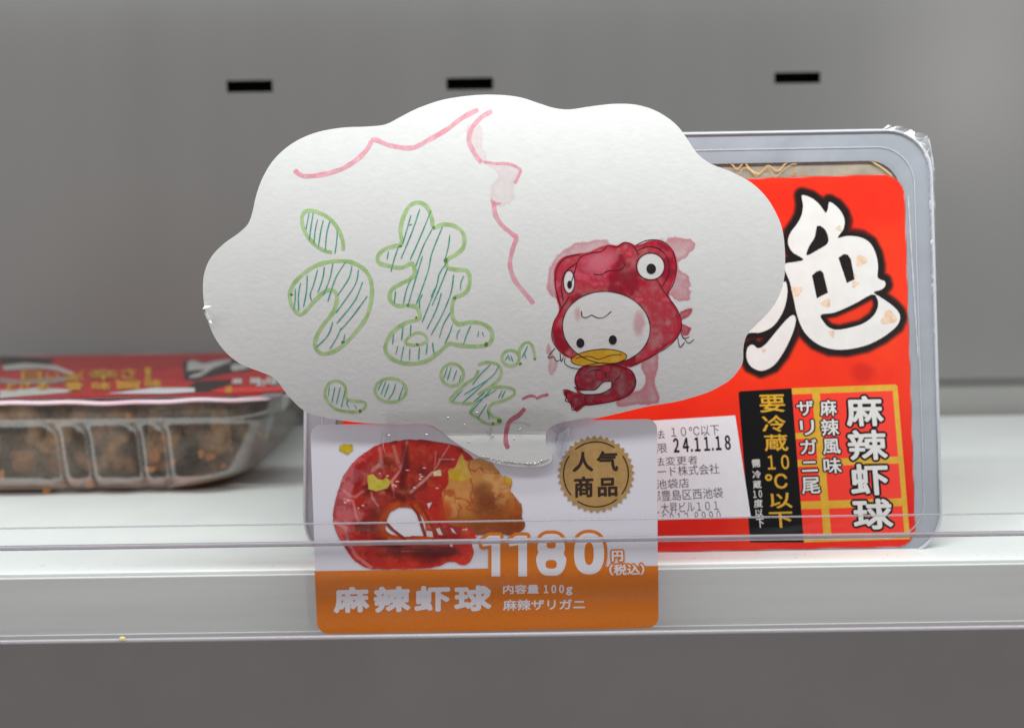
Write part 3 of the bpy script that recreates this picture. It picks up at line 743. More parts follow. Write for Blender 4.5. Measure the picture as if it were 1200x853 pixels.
# price sticker
o9, s9 = (740, 470), 4.4875
stq = conv([(-300, 128), (545, 75), (627, 606), (-300, 640)], o9, s9)
stick = sheet('date_sticker', S_lid, [stq], M_stick, t2, off=.0007)
def q9(x0, y0, x1, y1): sl_ = -.055 * (x1 - x0); return conv([(x0, y0 - sl_ / 2), (x1, y0 + sl_ / 2), (x1 + (y1 - y0) * .08, y1 + sl_ / 2), (x0 + (y1 - y0) * .08, y1 - sl_ / 2)], o9, s9)
rows = [('法', q9(118, 152, 172, 198), 0), ('１０℃以下', q9(206, 130, 458, 185), 0), ('限', q9(130, 224, 185, 272), 0),
        ('法変更者', q9(118, 290, 345, 336), 0), ('ード株式会社', q9(135, 336, 458, 390), 0), ('池袋店', q9(128, 408, 300, 458), 0),
        ('都豊島区西池袋', q9(98, 462, 478, 518), 0), ('１大昇ビル１０１', q9(118, 528, 454, 584), 0), ('０３-６９１２-８９９０', q9(70, 585, 466, 640), 0)]
text('lettering', S_lid, rows, M_stickink, stick, off=.00078, clip=606.5)
text('lettering', S_lid, [('２４.１１.１８', q9(216, 186, 518, 264), .55)], M_lblack, stick, off=.00078)
# red print showing left of the sticker under the cloud, and film crinkles on the corner
def poly3(name, pts2, off, m, parent): return sheet(name, S_lid, [pts2], m, parent, off=off)
crk = []
rc = random.Random(5)
edge = [(1038, 150), (1056, 152), (1070, 157), (1080, 166), (1087, 178), (1091, 195), (1092.5, 230), (1094, 280), (1095, 330), (1097, 400)]
outp = [(1040, 147), (1058, 149), (1072, 155), (1087, 159), (1090, 172), (1094, 192), (1095.5, 230), (1096, 280), (1097, 330), (1098, 400)]
V = []; Fs = []
ed = catmull(edge, 5); ou = catmull(outp, 5); k = min(len(ed), len(ou))
ea = [ed[int(i * (len(ed) - 1) / 60)] for i in range(61)]; oa = [ou[int(i * (len(ou) - 1) / 60)] for i in range(61)]
for i in range(61):
    V.append(S_lid.at(np.array([ea[i][0] - 5]), np.array([ea[i][1] + 3.0]), .0008 + rc.uniform(0, .0004))[0]); V.append(S_lid.at(np.array([oa[i][0] + rc.uniform(-.5, .4)]), np.array([oa[i][1] + rc.uniform(-.4, .3)]), rc.uniform(-.0003, .0004))[0])
for i in range(60): Fs.append([2 * i, 2 * i + 1, 2 * i + 3, 2 * i + 2])
mesh_obj('film_seam', V, Fs, M_crinkle, t2)
strokes('film_seam', S_lid, [[(1068, 160), (1078, 163), (1087, 160)], [(1076, 166), (1084, 170)], [(1088, 163), (1091, 178), (1094, 200)], [(1064, 230), (1070, 330), (1076, 420)]], 1.1, M_rimedge, t2, off=.0010, jitter=.5)

# ------------------------------------------------------------------ price card
pc = thing('price_card', 'white and orange price card reading 1180 yen, tucked in the rail below the cloud', 'price card', tuple(S_card.at(np.array([571.]), np.array([739.]))[0]))
cp, cs = (350, 480), 2.727
card = round_quad((363.5, 498), (770, 491), (771, 735), (372, 742.5), (13, 12, 13, 14), 8)
slab('card', S_card, card, .0004, M_cardw, pc, off=-.0004)
ob = round_quad(*conv([(51, 515), (1149, 498), (1150, 696), (60, 716)], cp, cs), (0, 0, 13, 14), 8)
sheet('orange_band', S_card, [ob], M_orange, pc, off=.00045)
# crayfish photo, painted dot by dot
cc, ck = (380, 500), 4.74
cv = Canvas(386, 512, 620, 672, .62); X, Y = cv.X, cv.Y
n1 = fbm(X, Y, 14, 4, 1); n2 = fbm(X, Y, 40, 4, 2); n3 = fbm(X, Y, 6, 3, 3)
body = conv([(50, 520), (52, 450), (80, 350), (110, 270), (180, 180), (290, 105), (400, 80), (520, 72), (640, 85), (740, 110), (800, 150), (860, 230), (830, 330), (760, 420), (820, 520), (850, 600), (820, 640), (830, 700), (790, 765), (700, 745), (640, 770), (560, 785), (400, 790), (250, 785), (170, 740), (110, 660), (70, 590)], cc, ck)
hole = conv([(345, 520), (370, 470), (430, 445), (500, 455), (545, 500), (565, 560), (555, 605), (500, 605), (440, 610), (380, 600), (340, 570)], cc, ck)
db = sdf(X, Y, catmull(body, 3, True)); dh2 = sdf(X, Y, catmull(hole, 3, True))
cxm, cym = cc[0] + 450 / ck, cc[1] + 530 / ck
ang = np.degrees(np.arctan2(Y - cym, X - cxm)); rad_ = np.hypot(X - cxm, Y - cym)
edge_ = np.clip(-db / 26, 0, 1); 
base = np.stack([188 - 60 * n2 + 36 * n1 + 30 * (1 - edge_), 26 + 26 * n1 + 40 * ss(.5, .8, n3) * .4, 22 + 12 * n1], -1)
base[..., 0] -= 40 * ss(.45, .8, edge_) * ss(.4, .6, n2)
cover = (1 - ss(-.7, .7, db + (n3 - .5) * 2)) * ss(-.7, .7, dh2 + (n3 - .5) * 1.5)
cv.lay(base, cover)
def on(col, a): cv.lay(col, a * cover)
# orange glow of the belly round the hole
on((206, 84, 22), .85 * (1 - ss(3, 13, dh2 + (n1 - .5) * 12)) * ss(-20, 40, X - 430))
on((190, 70, 24), .6 * ss(.5, .62, n1) * (1 - ss(14, 26, np.hypot((X - 488) / 1.3, Y - 542))))
# pale shine of the shell at the left and top
on((208, 120, 128), .75 * ss(.42, .62, n1 + .25 * (1 - ss(4, 22, -db))) * (1 - ss(410, 455, X)) * (1 - ss(610, 650, Y)))
on((196, 84, 90), .5 * ss(.5, .7, n3) * (1 - ss(400, 470, X)))
for ln, wd, al in [([(460, 85), (440, 170), (425, 240), (375, 300), (390, 390)], 2.2, .75), ([(385, 105), (405, 180), (420, 220)], 3.2, .5), ([(310, 120), (318, 200), (270, 240)], 3.5, .5), ([(260, 360), (270, 400), (300, 440)], 1.8, .5),
                   ([(700, 95), (655, 165), (615, 235)], 1.4, .6), ([(620, 140), (612, 240)], 1.2, .5), ([(480, 362), (540, 310), (600, 255)], 2.6, .85), ([(110, 400), (160, 410), (170, 470), (190, 530)], 2, .5), ([(60, 530), (120, 560), (130, 640), (180, 720), (260, 780)], 3, .6),
                   ([(80, 330), (140, 380), (170, 390), (240, 340)], 2.4, .5), ([(350, 545), (430, 610), (470, 640)], 1.6, .5), ([(360, 620), (450, 640), (560, 650), (680, 660)], 1.6, .45), ([(640, 180), (720, 180)], 1.2, .8), ([(430, 690), (560, 690)], .9, .7)]:
    d = dline(X, Y, conv(ln, cc, ck)); on((226, 168, 170), al * (1 - ss(wd * .3, wd, d + (n3 - .5) * 1.2)))
on((232, 170, 176), .3 * ss(.60, .72, n3 * .5 + n1 * .5) * (1 - ss(440, 500, X)) * (1 - ss(600, 640, Y)))
on((90, 6, 8), .25 * ss(.58, .7, fbm(X, Y, 11, 4, 77)))
on((214, 110, 60), .35 * ss(.62, .74, fbm(X, Y, 8, 3, 78)) * ss(430, 480, X))
for ln in ([(450, 120), (455, 200), (430, 320)], [(560, 690), (620, 700), (720, 690)], [(300, 640), (420, 660)], [(240, 340), (330, 330), (440, 400)]):
    d = dline(X, Y, conv(ln, cc, ck)); on((84, 6, 8), .6 * (1 - ss(1, 7, d + (n1 - .5) * 5)))
on((92, 8, 10), .75 * (1 - ss(3, 15, np.hypot((X - 497) / 3.2, Y - 648) + (n1 - .5) * 8)))
# strings of flesh across the hole
for ln in ([(330, 520), (380, 570), (450, 625)], [(530, 420), (575, 500), (620, 600)], [(640, 540), (680, 600)], [(480, 430), (520, 480), (560, 600)]):
    d = dline(X, Y, conv(ln, cc, ck)); cv.lay((150, 44, 20), .95 * (1 - ss(1.2, 2.4, d + (n3 - .5))))
for pts in ([(570, 425), (600, 418), (580, 455)], [(565, 575), (600, 580), (605, 612), (570, 608)], [(620, 565), (640, 560), (660, 600), (635, 598)], [(700, 560), (715, 565), (735, 595), (710, 582)], [(695, 645), (715, 650), (712, 668), (698, 662)]):
    cv.lay((214, 206, 214), 1 - ss(-.5, .5, sdf(X, Y, conv(pts, cc, ck))))
rs_ = np.random.default_rng(4)
for k in range(26):                                     # wet glints in the photo
    t = rs_.uniform(-170, 20); rr_ = rs_.uniform(48, 84); gx_, gy_ = cxm + rr_ * math.cos(math.radians(t)) * 1.05, cym + rr_ * .8 * math.sin(math.radians(t))
    on((248, 226, 222), .85 * (1 - ss(.5, 1.5, np.hypot((X - gx_) / rs_.uniform(.8, 2.4), (Y - gy_) / rs_.uniform(.6, 1.2)))))
# peeled meat
meat = conv([(760, 150), (790, 185), (860, 178), (930, 205), (980, 265), (1040, 300), (1035, 350), (1080, 410), (1100, 440), (1095, 480), (1115, 540), (1100, 575), (1030, 600), (940, 590), (860, 600), (800, 560), (700, 540), (660, 440), (655, 370), (690, 310), (690, 240), (730, 220)], cc, ck)
dm = sdf(X, Y, catmull(meat, 2, True)); lobes = np.abs(fbm(X, Y, 17, 3, 21) - .5) * 2; cr = 1 - ss(.02, .13, lobes)
dkk = ss(575, 625, Y + .25 * (X - 560)) 
mc = np.stack([222 - 20 * n1 - 70 * dkk, 148 - 30 * n1 - 75 * dkk + 20 * n3, 86 - 20 * n1 - 62 * dkk], -1)
mcov = 1 - ss(-.7, .7, dm + (n3 - .5) * 3)
cv.lay(mc, mcov); cv.lay((172, 70, 28), mcov * .7 * cr); cv.lay((118, 50, 20), mcov * .75 * (1 - ss(4, 20, np.hypot((X - 575) / 1.5, (Y - 590)) + (n1 - .5) * 12)))
cv.lay((112, 52, 24), mcov * .6 * (1 - ss(2, 16, np.hypot((X - 566) / 1.2, (Y - 575)) + (n1 - .5) * 12)))
cv.lay((216, 112, 30), mcov * .7 * (1 - ss(-9, -2, dm)) * 0 + mcov * .55 * ss(.55, .7, n2) * ss(585, 605, X)); cv.lay((235, 190, 130), mcov * .5 * ss(.58, .75, n1) * (1 - dkk))
cv.lay((190, 66, 24), .8 * cover * (1 - ss(2, 14, np.hypot(X - 524, (Y - 600) / 1.2) + (n1 - .5) * 10)))
for pts, c in (([(765, 155), (820, 280), (760, 300), (700, 285), (690, 250), (720, 235)], (222, 178, 78)), ([(700, 240), (760, 260), (755, 300), (700, 290)], (214, 172, 36)), ([(240, 270), (270, 262), (300, 290), (330, 295), (345, 280), (370, 305), (350, 340), (290, 358), (245, 345)], (206, 190, 70)),
               ([(605, 245), (645, 238), (652, 272), (605, 275)], (236, 214, 170)), ([(85, 105), (110, 95), (155, 100), (158, 130), (130, 152), (85, 130)], (206, 176, 30)), ([(1000, 270), (1040, 290), (1035, 318), (1010, 310)], (222, 180, 40))):
    d = sdf(X, Y, conv(pts, cc, ck)); cv.lay(np.array(c) + (n3 - .5)[..., None] * 40, 1 - ss(-.8, .9, d + (n3 - .5) * 1.5))
cv.build('crayfish_photo', S_card, .0005, M_print, pc)

def figure(cx, cy, rx, ry, p=2.6, n=40):
    return [(cx + rx * math.copysign(abs(math.cos(a)) ** (2 / p), math.cos(a)), cy + ry * math.copysign(abs(math.sin(a)) ** (2 / p), math.sin(a))) for a in np.linspace(0, 2 * math.pi, n, endpoint=False)]
one = lambda dx: conv([(873 + dx, 634), (916 + dx, 603), (977 + dx, 603), (977 + dx, 829), (929 + dx, 829), (929 + dx, 655), (880 + dx, 663)], cc, ck)
eight_o = []
for k in range(48):                                      # figure 8: two bowls with a waist
    a = 2 * math.pi * k / 48; yy = -math.cos(a); hw = 49.5 * (abs(math.sin(a)) ** .62) * (1 - .13 * math.exp(-((yy + .06) / .16) ** 2)) * (.93 if yy < 0 else 1.0)
    eight_o.append((807 + math.copysign(hw, math.sin(a)), 462.5 + 67 * yy))
fig = [([one(0)], 1), ([one(149)], 1), ([conv(eight_o, cp, cs), conv(figure(807, 431, 15, 11.5), cp, cs), conv(figure(807, 493, 18, 14), cp, cs)], 1), ([conv(figure(928, 459, 48, 66, 2.4), cp, cs), conv(figure(928, 459, 15, 36, 2.4), cp, cs)], 1)]
V = []; L = []; Fs = []
for loops, _ in fig:
    v2, fs = tess([loops[0]])
    for k in range(18):
        r = 0 if k == 0 else 3.9; b = len(V); V += [(x + r * math.cos(k * 2 * math.pi / 17), y + r * math.sin(k * 2 * math.pi / 17)) for x, y in v2]; L += [k * 3e-7] * len(v2); Fs += [[q + b for q in f] for f in fs]
V = np.array(V); P = S_card.at(V[:, 0], V[:, 1], .00012) + np.array([0, -1, 0]) * np.array(L)[:, None]
mesh_obj('price_outline', P, orient(P, Fs), M_orange, pc)
sheet('price_outline', S_card, [[(572.5, 637), (600, 634), (700, 634), (700, 667), (572.5, 668)]], M_orange, pc, off=.00058)
for loops, _ in fig: sheet('price_figure', S_card, loops, M_ptw, pc, off=.00066)
yen = [('円', conv([(1000, 450), (1036, 449), (1037, 483), (1001, 484)], cp, cs), .5), ('（税込）', conv([(992, 493), (1104, 491), (1105, 527), (993, 529)], cp, cs), .4)]
text('price_outline', S_card, yen, M_orange, pc, off=.00060, grow=1.8)
text('lettering', S_card, yen, M_ptw, pc, off=.00066)
ttl = [(c, conv([(a, 566 - k * 1.5), (b, 564 - k * 1.5), (b, 645 - k * 1.5), (a, 650 - k * 1.5)], cp, cs), 1.6) for k, (c, a, b) in enumerate([('麻', 112, 226), ('辣', 240, 358), ('虾', 370, 484), ('球', 497, 616)])]
text('title_lettering', S_card, ttl, M_ptw, pc, off=.00058)
sub = [('内容量', conv([(653, 558), (768, 557), (768, 587), (653, 588)], cp, cs), .35), ('１００', conv([(783, 559), (848, 558), (848, 585), (783, 586)], cp, cs), .4), ('g', conv([(854, 565), (875, 565), (875, 592), (854, 592)], cp, cs), .4), ('麻辣ザリガニ', conv([(653, 606), (915, 603), (915, 638), (653, 641)], cp, cs), .35)]
text('lettering', S_card, sub, M_ptw, pc, off=.00058)
sx, sy = 350 + 950 / cs, 480 + 206 / cs
star = [(sx + (r_ := (45.5 if i % 2 else 41.5)) * math.cos(math.pi * i / 36 + .04), sy + r_ * math.sin(math.pi * i / 36 + .04)) for i in range(72)]
seal = sheet('gold_seal', S_card, [star], M_gold, pc, off=.0005)
def arc(a0, a1, r): return [(sx + r * math.cos(R(a)), sy + r * math.sin(R(a))) for a in np.linspace(a0, a1, 24)]
strokes('seal_ring', S_card, [arc(-130, -55, 38), arc(-35, 38, 38), arc(50, 125, 38), arc(140, 215, 38)], 1.5, M_brown, seal, off=.0006, jitter=0)
text('seal_lettering', S_card, [('人', conv([(875, 135), (942, 133), (942, 197), (875, 199)], cp, cs), .8), ('气', conv([(952, 132), (1020, 130), (1021, 196), (952, 198)], cp, cs), .8),
      ('商', conv([(880, 213), (942, 211), (942, 279), (880, 281)], cp, cs), .8), ('品', conv([(955, 218), (1018, 216), (1019, 276), (956, 278)], cp, cs), .8)], M_brown, seal, off=.00062)

# ------------------------------------------------------------------ cloud sign
cl = thing('cloud_sign', 'white cloud shaped paper sign with green doodled Japanese letters and a red hooded duckling drawing', 'sign', tuple(S_cloud.at(np.array([605.]), np.array([546.]))[0]))
outl = [(238, 345), (239, 322), (247, 302), (262, 286), (280, 273), (291, 262), (296, 248), (300, 230), (308, 208), (322, 186), (343, 168), (369, 156), (400, 150), (432, 148.5), (452, 146), (468, 138), (490, 127), (520, 117), (555, 112), (585, 111.5), (610, 114.5), (632, 121.5), (650, 127), (668, 128.5), (692, 125), (720, 122), (745, 123), (766, 129), (782, 138), (795, 149), (806, 164), (817, 180), (833, 192), (858, 202), (880, 214), (897, 230), (909, 249), (917, 270), (920, 298), (919, 326), (913, 347), (902.5, 364), (889, 378), (878, 389), (873, 398), (871, 410), (870, 426), (858, 443), (843, 453), (826, 461), (793, 470.5), (760, 476), (730, 483), (709, 488), (688, 492), (665, 494), (651, 498), (641, 505), (640, 520), (647, 533), (645, 542), (629, 547), (605, 546.5), (581, 542.5), (560, 534), (533, 518), (515, 504), (500, 497), (461, 497), (415, 494.5), (375, 488), (356, 481), (338, 464), (322.5, 444), (306, 436), (285, 428), (270, 418), (258, 405), (248, 388), (241, 366)]
outs = [tuple(p) for p in catmull(outl, 5, True)]
slab('paper_cloud', S_cloud, outs, .0005, M_paper, cl, off=-.0005, cuts=[120 + 8 * i for i in range(54)], xcuts=[250 + 20 * i for i in range(34)])

oA, sA = (320, 230), 4.493; oB, sB = (430, 230), 4.0647; oC, sC = (370, 390), 4.138
open_lines = [conv([(370, 288), (365, 230), (340, 170), (300, 120), (250, 90), (200, 76), (165, 85), (152, 120), (160, 170), (185, 215), (220, 255), (265, 285), (312, 297)], oA, sA),
   conv([(785, 155), (830, 143), (880, 152), (900, 185), (888, 225), (850, 258), (785, 300)], oC, sC), conv([(800, 290), (850, 268), (900, 262), (955, 272), (962, 298), (920, 325), (860, 342), (838, 370), (855, 405), (900, 422), (868, 442), (820, 436), (780, 408), (750, 385), (775, 345), (720, 343), (652, 330), (680, 290), (730, 245), (770, 218), (790, 180)], oC, sC),
   conv([(988, 122), (990, 78), (1020, 46), (1048, 60), (1065, 125)], oC, sC)]
closed_lines = [conv([(135, 622), (102, 580), (88, 520), (110, 460), (170, 400), (240, 360), (320, 342), (400, 345), (460, 370), (500, 410), (520, 470), (515, 560), (490, 640), (440, 710), (390, 765), (340, 805), (285, 828), (240, 820), (220, 780), (235, 725), (270, 670), (310, 620), (332, 570), (335, 520), (315, 495), (275, 500), (240, 530), (200, 572), (165, 612)], oA, sA),
   conv([(165, 225), (160, 160), (175, 95), (205, 45), (245, 30), (285, 50), (308, 100), (318, 150), (360, 135), (410, 140), (450, 165), (465, 205), (455, 250), (420, 280), (380, 305), (385, 340), (430, 350), (475, 355), (490, 395), (480, 445), (450, 470), (418, 485), (405, 530), (410, 580), (435, 608), (490, 600), (545, 605), (590, 635), (595, 680), (570, 708), (500, 715), (430, 708), (390, 703), (340, 745), (280, 785), (200, 797), (130, 780), (90, 740), (95, 690), (130, 640), (190, 600), (250, 580), (238, 530), (195, 520), (140, 520), (110, 490), (115, 450), (155, 420), (205, 395), (228, 365), (215, 320), (165, 340), (95, 330), (55, 315), (55, 280), (90, 250), (130, 238)], oB, sB),
   conv([(185, 700), (200, 670), (240, 650), (275, 660), (285, 690), (240, 708)], oB, sB),
   conv([(105, 232), (65, 245), (45, 290), (60, 335), (100, 370), (160, 382), (215, 380), (242, 355), (235, 335), (190, 330), (150, 320), (145, 290), (140, 255)], oC, sC),
   conv(ellipse(363, 278, 76, 58, 16), oC, sC), conv(ellipse(662, 203, 55, 54, 14), oC, sC), conv(ellipse(945, 122, 42, 38, 12), oC, sC)]
strokes('green_outline', S_cloud, open_lines[:1], 4.6, M_green, cl, off=.0001)
strokes('green_outline', S_cloud, open_lines[1:], 3.6, M_green, cl, off=.0001)
for k, l in enumerate(closed_lines): strokes('green_outline', S_cloud, [l], 4.8 if k < 2 else 3.6, M_green, cl, off=.0001 + k * 3e-6, closed=True)
dots = [(97, 518, oA, sA, 2), (318, 150, oB, sB, 2), (375, 305, oB, sB, 3), (418, 485, oB, sB, 2.2), (195, 520, oB, sB, 2), (568, 706, oB, sB, 3), (160, 238, oB, sB, 2), (240, 706, oB, sB, 2), (235, 578, oB, sB, 1.6), (368, 768, oA, sA, 2.4), (890, 427, oC, sC, 3), (215, 379, oC, sC, 2.4), (992, 150, oC, sC, 2), (1062, 127, oC, sC, 1.6), (860, 440, oC, sC, 2)]
for k, (x, y, oo, s_, r_) in enumerate(dots): sheet('ink_pool', S_cloud, [ellipse(oo[0] + x / s_, oo[1] + y / s_, r_, r_ * .75, 9, rot=k)], M_greend, cl, off=.00016)
H = lambda L, oo, s_: [conv(l, oo, s_) for l in L]
hat = H([[(190, 85), (182, 130), (172, 178)], [(212, 85), (200, 160), (190, 235)], [(235, 120), (222, 180), (215, 250)], [(265, 125), (252, 180), (238, 272)], [(300, 130), (282, 200), (275, 290)], [(338, 180), (335, 240), (325, 305)],
   [(117, 485), (116, 550), (108, 600)], [(145, 455), (134, 520), (135, 605)], [(180, 415), (176, 500), (160, 585)], [(235, 385), (215, 460), (195, 520), (205, 552)], [(270, 370), (262, 430), (235, 510)], [(315, 350), (300, 430), (265, 520)], [(383, 345), (330, 430), (288, 555)], [(415, 365), (400, 430), (338, 525)], [(450, 385), (430, 470), (330, 615)], [(472, 450), (430, 550), (335, 670)], [(497, 525), (420, 630), (350, 710)], [(315, 660), (290, 730), (228, 795)], [(358, 692), (335, 745), (298, 805)], [(378, 725), (370, 775)]], oA, sA)
hat += H([[(210, 90), (190, 160), (170, 228)], [(252, 60), (215, 170), (162, 298)], [(200, 140), (215, 132)], [(305, 68), (260, 180), (205, 305)], [(312, 155), (270, 235), (232, 335)], [(360, 145), (310, 270), (290, 360), (235, 515)], [(395, 182), (388, 240), (372, 300)], [(265, 285), (230, 400), (195, 522)], [(385, 310), (345, 370), (330, 430), (262, 602)], [(305, 290), (300, 318)], [(385, 340), (345, 440), (310, 520)], [(413, 372), (400, 460), (360, 560), (305, 662)], [(462, 378), (448, 410), (446, 447)], [(103, 260), (96, 303)], [(152, 235), (130, 300), (114, 360)], [(210, 395), (190, 440), (173, 512)], [(137, 450), (130, 512)], [(265, 465), (250, 500), (252, 535)], [(355, 460), (330, 540), (285, 634)], [(400, 550), (365, 610), (345, 674)], [(408, 608), (395, 650), (370, 704)], [(445, 632), (430, 655), (430, 682)], [(495, 615), (475, 660), (460, 706)], [(532, 640), (528, 670)], [(548, 645), (556, 665)], [(127, 655), (122, 705)], [(172, 620), (165, 687)], [(210, 608), (206, 668)], [(148, 710), (137, 754)], [(176, 712), (161, 787)], [(205, 722), (202, 782)], [(250, 717), (246, 780)], [(288, 700), (282, 754)], [(312, 695), (320, 754)], [(322, 440), (305, 480)]], oB, sB)
hat += H([[(66, 260), (62, 308)], [(93, 262), (78, 340)], [(120, 262), (100, 345)], [(143, 278), (124, 362)], [(162, 325), (150, 340), (162, 365)], [(188, 350), (200, 370)], [(325, 230), (300, 280)], [(340, 235), (316, 300)], [(356, 245), (332, 312)], [(388, 245), (375, 290), (350, 326)], [(425, 258), (400, 332)],
   [(640, 165), (620, 222)], [(658, 165), (638, 230)], [(684, 180), (665, 236)], [(705, 205), (695, 240)], [(888, 160), (850, 215), (735, 290), (720, 300)], [(850, 152), (800, 200), (760, 252)], [(838, 225), (780, 280), (712, 340)], [(715, 275), (690, 300), (662, 332)], [(878, 275), (830, 305), (775, 338)], [(850, 275), (800, 330), (752, 386)], [(905, 278), (885, 318)], [(920, 280), (900, 318)], [(830, 345), (785, 415)], [(832, 372), (842, 422)], [(820, 290), (765, 335)], [(1028, 62), (1000, 122)], [(1025, 75), (1012, 100), (1022, 125)], [(935, 105), (918, 135)], [(945, 108), (958, 142)], [(930, 110), (945, 135)]], oC, sC)
strokes('pen_hatching', S_cloud, hat, 1.35, M_teal, cl, off=.00018, step=3, jitter=.2)
oP, sP = (230, 100), 3.243; oQ = (560, 100)
strokes('pink_stroke', S_cloud, [conv([(372, 322), (400, 343), (440, 345), (500, 335), (560, 315), (620, 275), (655, 235), (665, 209)], oP, sP), conv([(663, 209), (685, 209), (740, 230), (820, 238), (880, 210), (950, 170), (1010, 125), (1072, 92)], oP, sP)], 5.6, M_pink, cl, off=.0001)
strokes('pink_stroke', S_cloud, [conv([(1125, 98), (1080, 125), (1045, 168), (1037, 215), (1060, 262), (1085, 296)], oP, sP), conv([(60, 440), (66, 490), (90, 530), (130, 565), (146, 580), (133, 620), (122, 680), (140, 740), (180, 790), (212, 830)], oQ, sP)], 5.4, M_pink, cl, off=.0001)
strokes('pink_stroke', S_cloud, [conv([(20, 292), (70, 297), (120, 300), (165, 320)], oQ, sP), conv([(165, 320), (155, 345), (140, 375)], oQ, sP), conv([(48, 436), (70, 450), (88, 448)], oQ, sP)], 3.4, M_pink, cl, off=.00011)
strokes('rose_stroke', S_cloud, [conv([(1015, 365), (985, 398), (940, 430), (924, 480), (922, 530), (934, 562)], oC, sC)], 5.4, M_pinkd, cl, off=.0001)
strokes('rose_stroke', S_cloud, [conv([(1000, 322), (1040, 305), (1070, 312)], oC, sC), conv([(1068, 320), (1100, 305), (1130, 300)], oC, sC)], 3.4, M_pinkd, cl, off=.0001)

# red hooded duckling: watercolour wash, then pen lines
oD, sD = (600, 260), 3.556
D = lambda pts: conv(pts, oD, sD)
cv = Canvas(640, 276, 820, 492, .6); X, Y = cv.X, cv.Y
a1 = fbm(X, Y, 9, 4, 31); a2 = fbm(X, Y, 26, 4, 32); a3 = fbm(X, Y, 3, 2, 33)
wx = (a2 - .5) * 16 + (a1 - .5) * 5
def wash(poly, col, dens, edge=1.0, wob=1.0):
    d = sdf(X, Y, catmull(poly, 3, True)) + wx * wob * .75; a = (1 - ss(-.8, 1.2, d)) * (dens * (.45 + .8 * a1)) + edge * .35 * np.exp(-((d + 1.6) / 1.5) ** 2) * (d < 0); cv.lay(col, a)
pale = (226, 150, 160)
wash(D([(170, 180), (260, 100), (400, 90), (420, 200), (300, 260), (170, 300)]), pale, .45, .5, 1.2)
wash(D([(600, 70), (740, 85), (735, 130), (690, 180), (740, 260), (745, 320), (690, 335), (650, 280), (600, 200)]), pale, .55, .6, 1.4)
wash(D([(700, 370), (755, 355), (740, 395), (705, 420), (750, 440), (715, 470), (690, 420)]), (206, 70, 92), .7, .6)
wash(D([(540, 560), (615, 545), (600, 680), (605, 750), (480, 760), (440, 755), (500, 710), (540, 690)]), (222, 140, 152), .7, .7)
wash(D([(150, 500), (180, 540), (190, 590), (160, 635), (140, 560), (100, 700), (85, 700), (130, 560)]), pale, .4, .3)
wash(D([(35, 790), (60, 720), (120, 700), (155, 720), (90, 745), (60, 800)]), pale, .4, .3)
hood = D([(200, 370), (185, 300), (180, 200), (215, 150), (285, 135), (330, 125), (400, 98), (440, 102), (470, 88), (500, 95), (520, 100), (580, 78), (640, 88), (680, 140), (685, 220), (650, 300), (690, 370), (706, 440), (670, 500), (600, 550), (500, 605), (440, 600), (300, 580), (220, 560), (175, 510), (168, 440)])
face = D(ellipse(393, 440, 183, 150, 40, rot=.1))
wash(hood, (204, 34, 58), .88, .8, .35)
dhd = sdf(X, Y, hood); inn = 1 - ss(-1, 1, dhd + wx * .2)
cv.lay((226, 130, 146), .75 * inn * (1 - ss(2, 20, np.hypot((X - 704) / 1.5, Y - 308) + wx * .9)))      # wet bloom on the hood
cv.lay((140, 16, 40), .6 * inn * ss(.54, .68, a2)); cv.lay((222, 116, 132), .65 * inn * ss(.55, .75, a1) * (1 - ss(.4, .6, a2)))
ring_ = D([(300, 600), (360, 588), (440, 595), (500, 620), (516, 670), (495, 715), (430, 745), (340, 762), (305, 765), (270, 790), (250, 770), (215, 715), (230, 700), (270, 715), (262, 660), (275, 620)])
wash(ring_, (160, 22, 46), .95, .6, .15); dr = 1 - ss(-1, 1, sdf(X, Y, ring_)); cv.lay((206, 84, 100), .5 * dr * ss(.55, .7, a1))
white = (206, 204, 200)
cvp = (212, 214, 210)
fm = 1 - ss(-.8, .8, sdf(X, Y, face) + wx * .06)
keep = cv.a.copy(); cv.a = cv.a * (1 - fm * .97)
for e in (D(ellipse(578, 186, 56, 54, 24)), D(ellipse(238, 250, 22, 46, 18)), D([(345, 700), (380, 668), (415, 665), (412, 692), (370, 715), (300, 718), (270, 705)])):
    em = 1 - ss(-.7, .7, sdf(X, Y, e) + wx * .04); cv.a = cv.a * (1 - em)
cv.lay(pale, .35 * fm * (1 - ss(2, 10, np.hypot((X - 677) * 1.6, (Y - 368) * .7) + wx * .7))); cv.lay(pale, .4 * fm * (1 - ss(1, 8, np.hypot(X - 749, (Y - 380) * .5) + wx * .6)))
bill = D(ellipse(362, 566, 116, 34, 30, rot=-.08, wob=.03))
bm_ = 1 - ss(-.6, .6, sdf(X, Y, bill)); cv.lay((222, 166, 42), bm_ * .98); cv.lay((236, 190, 84), bm_ * .5 * ss(.5, .7, a1))
cv.build('watercolour_wash', S_cloud, .0001, M_water, cl)
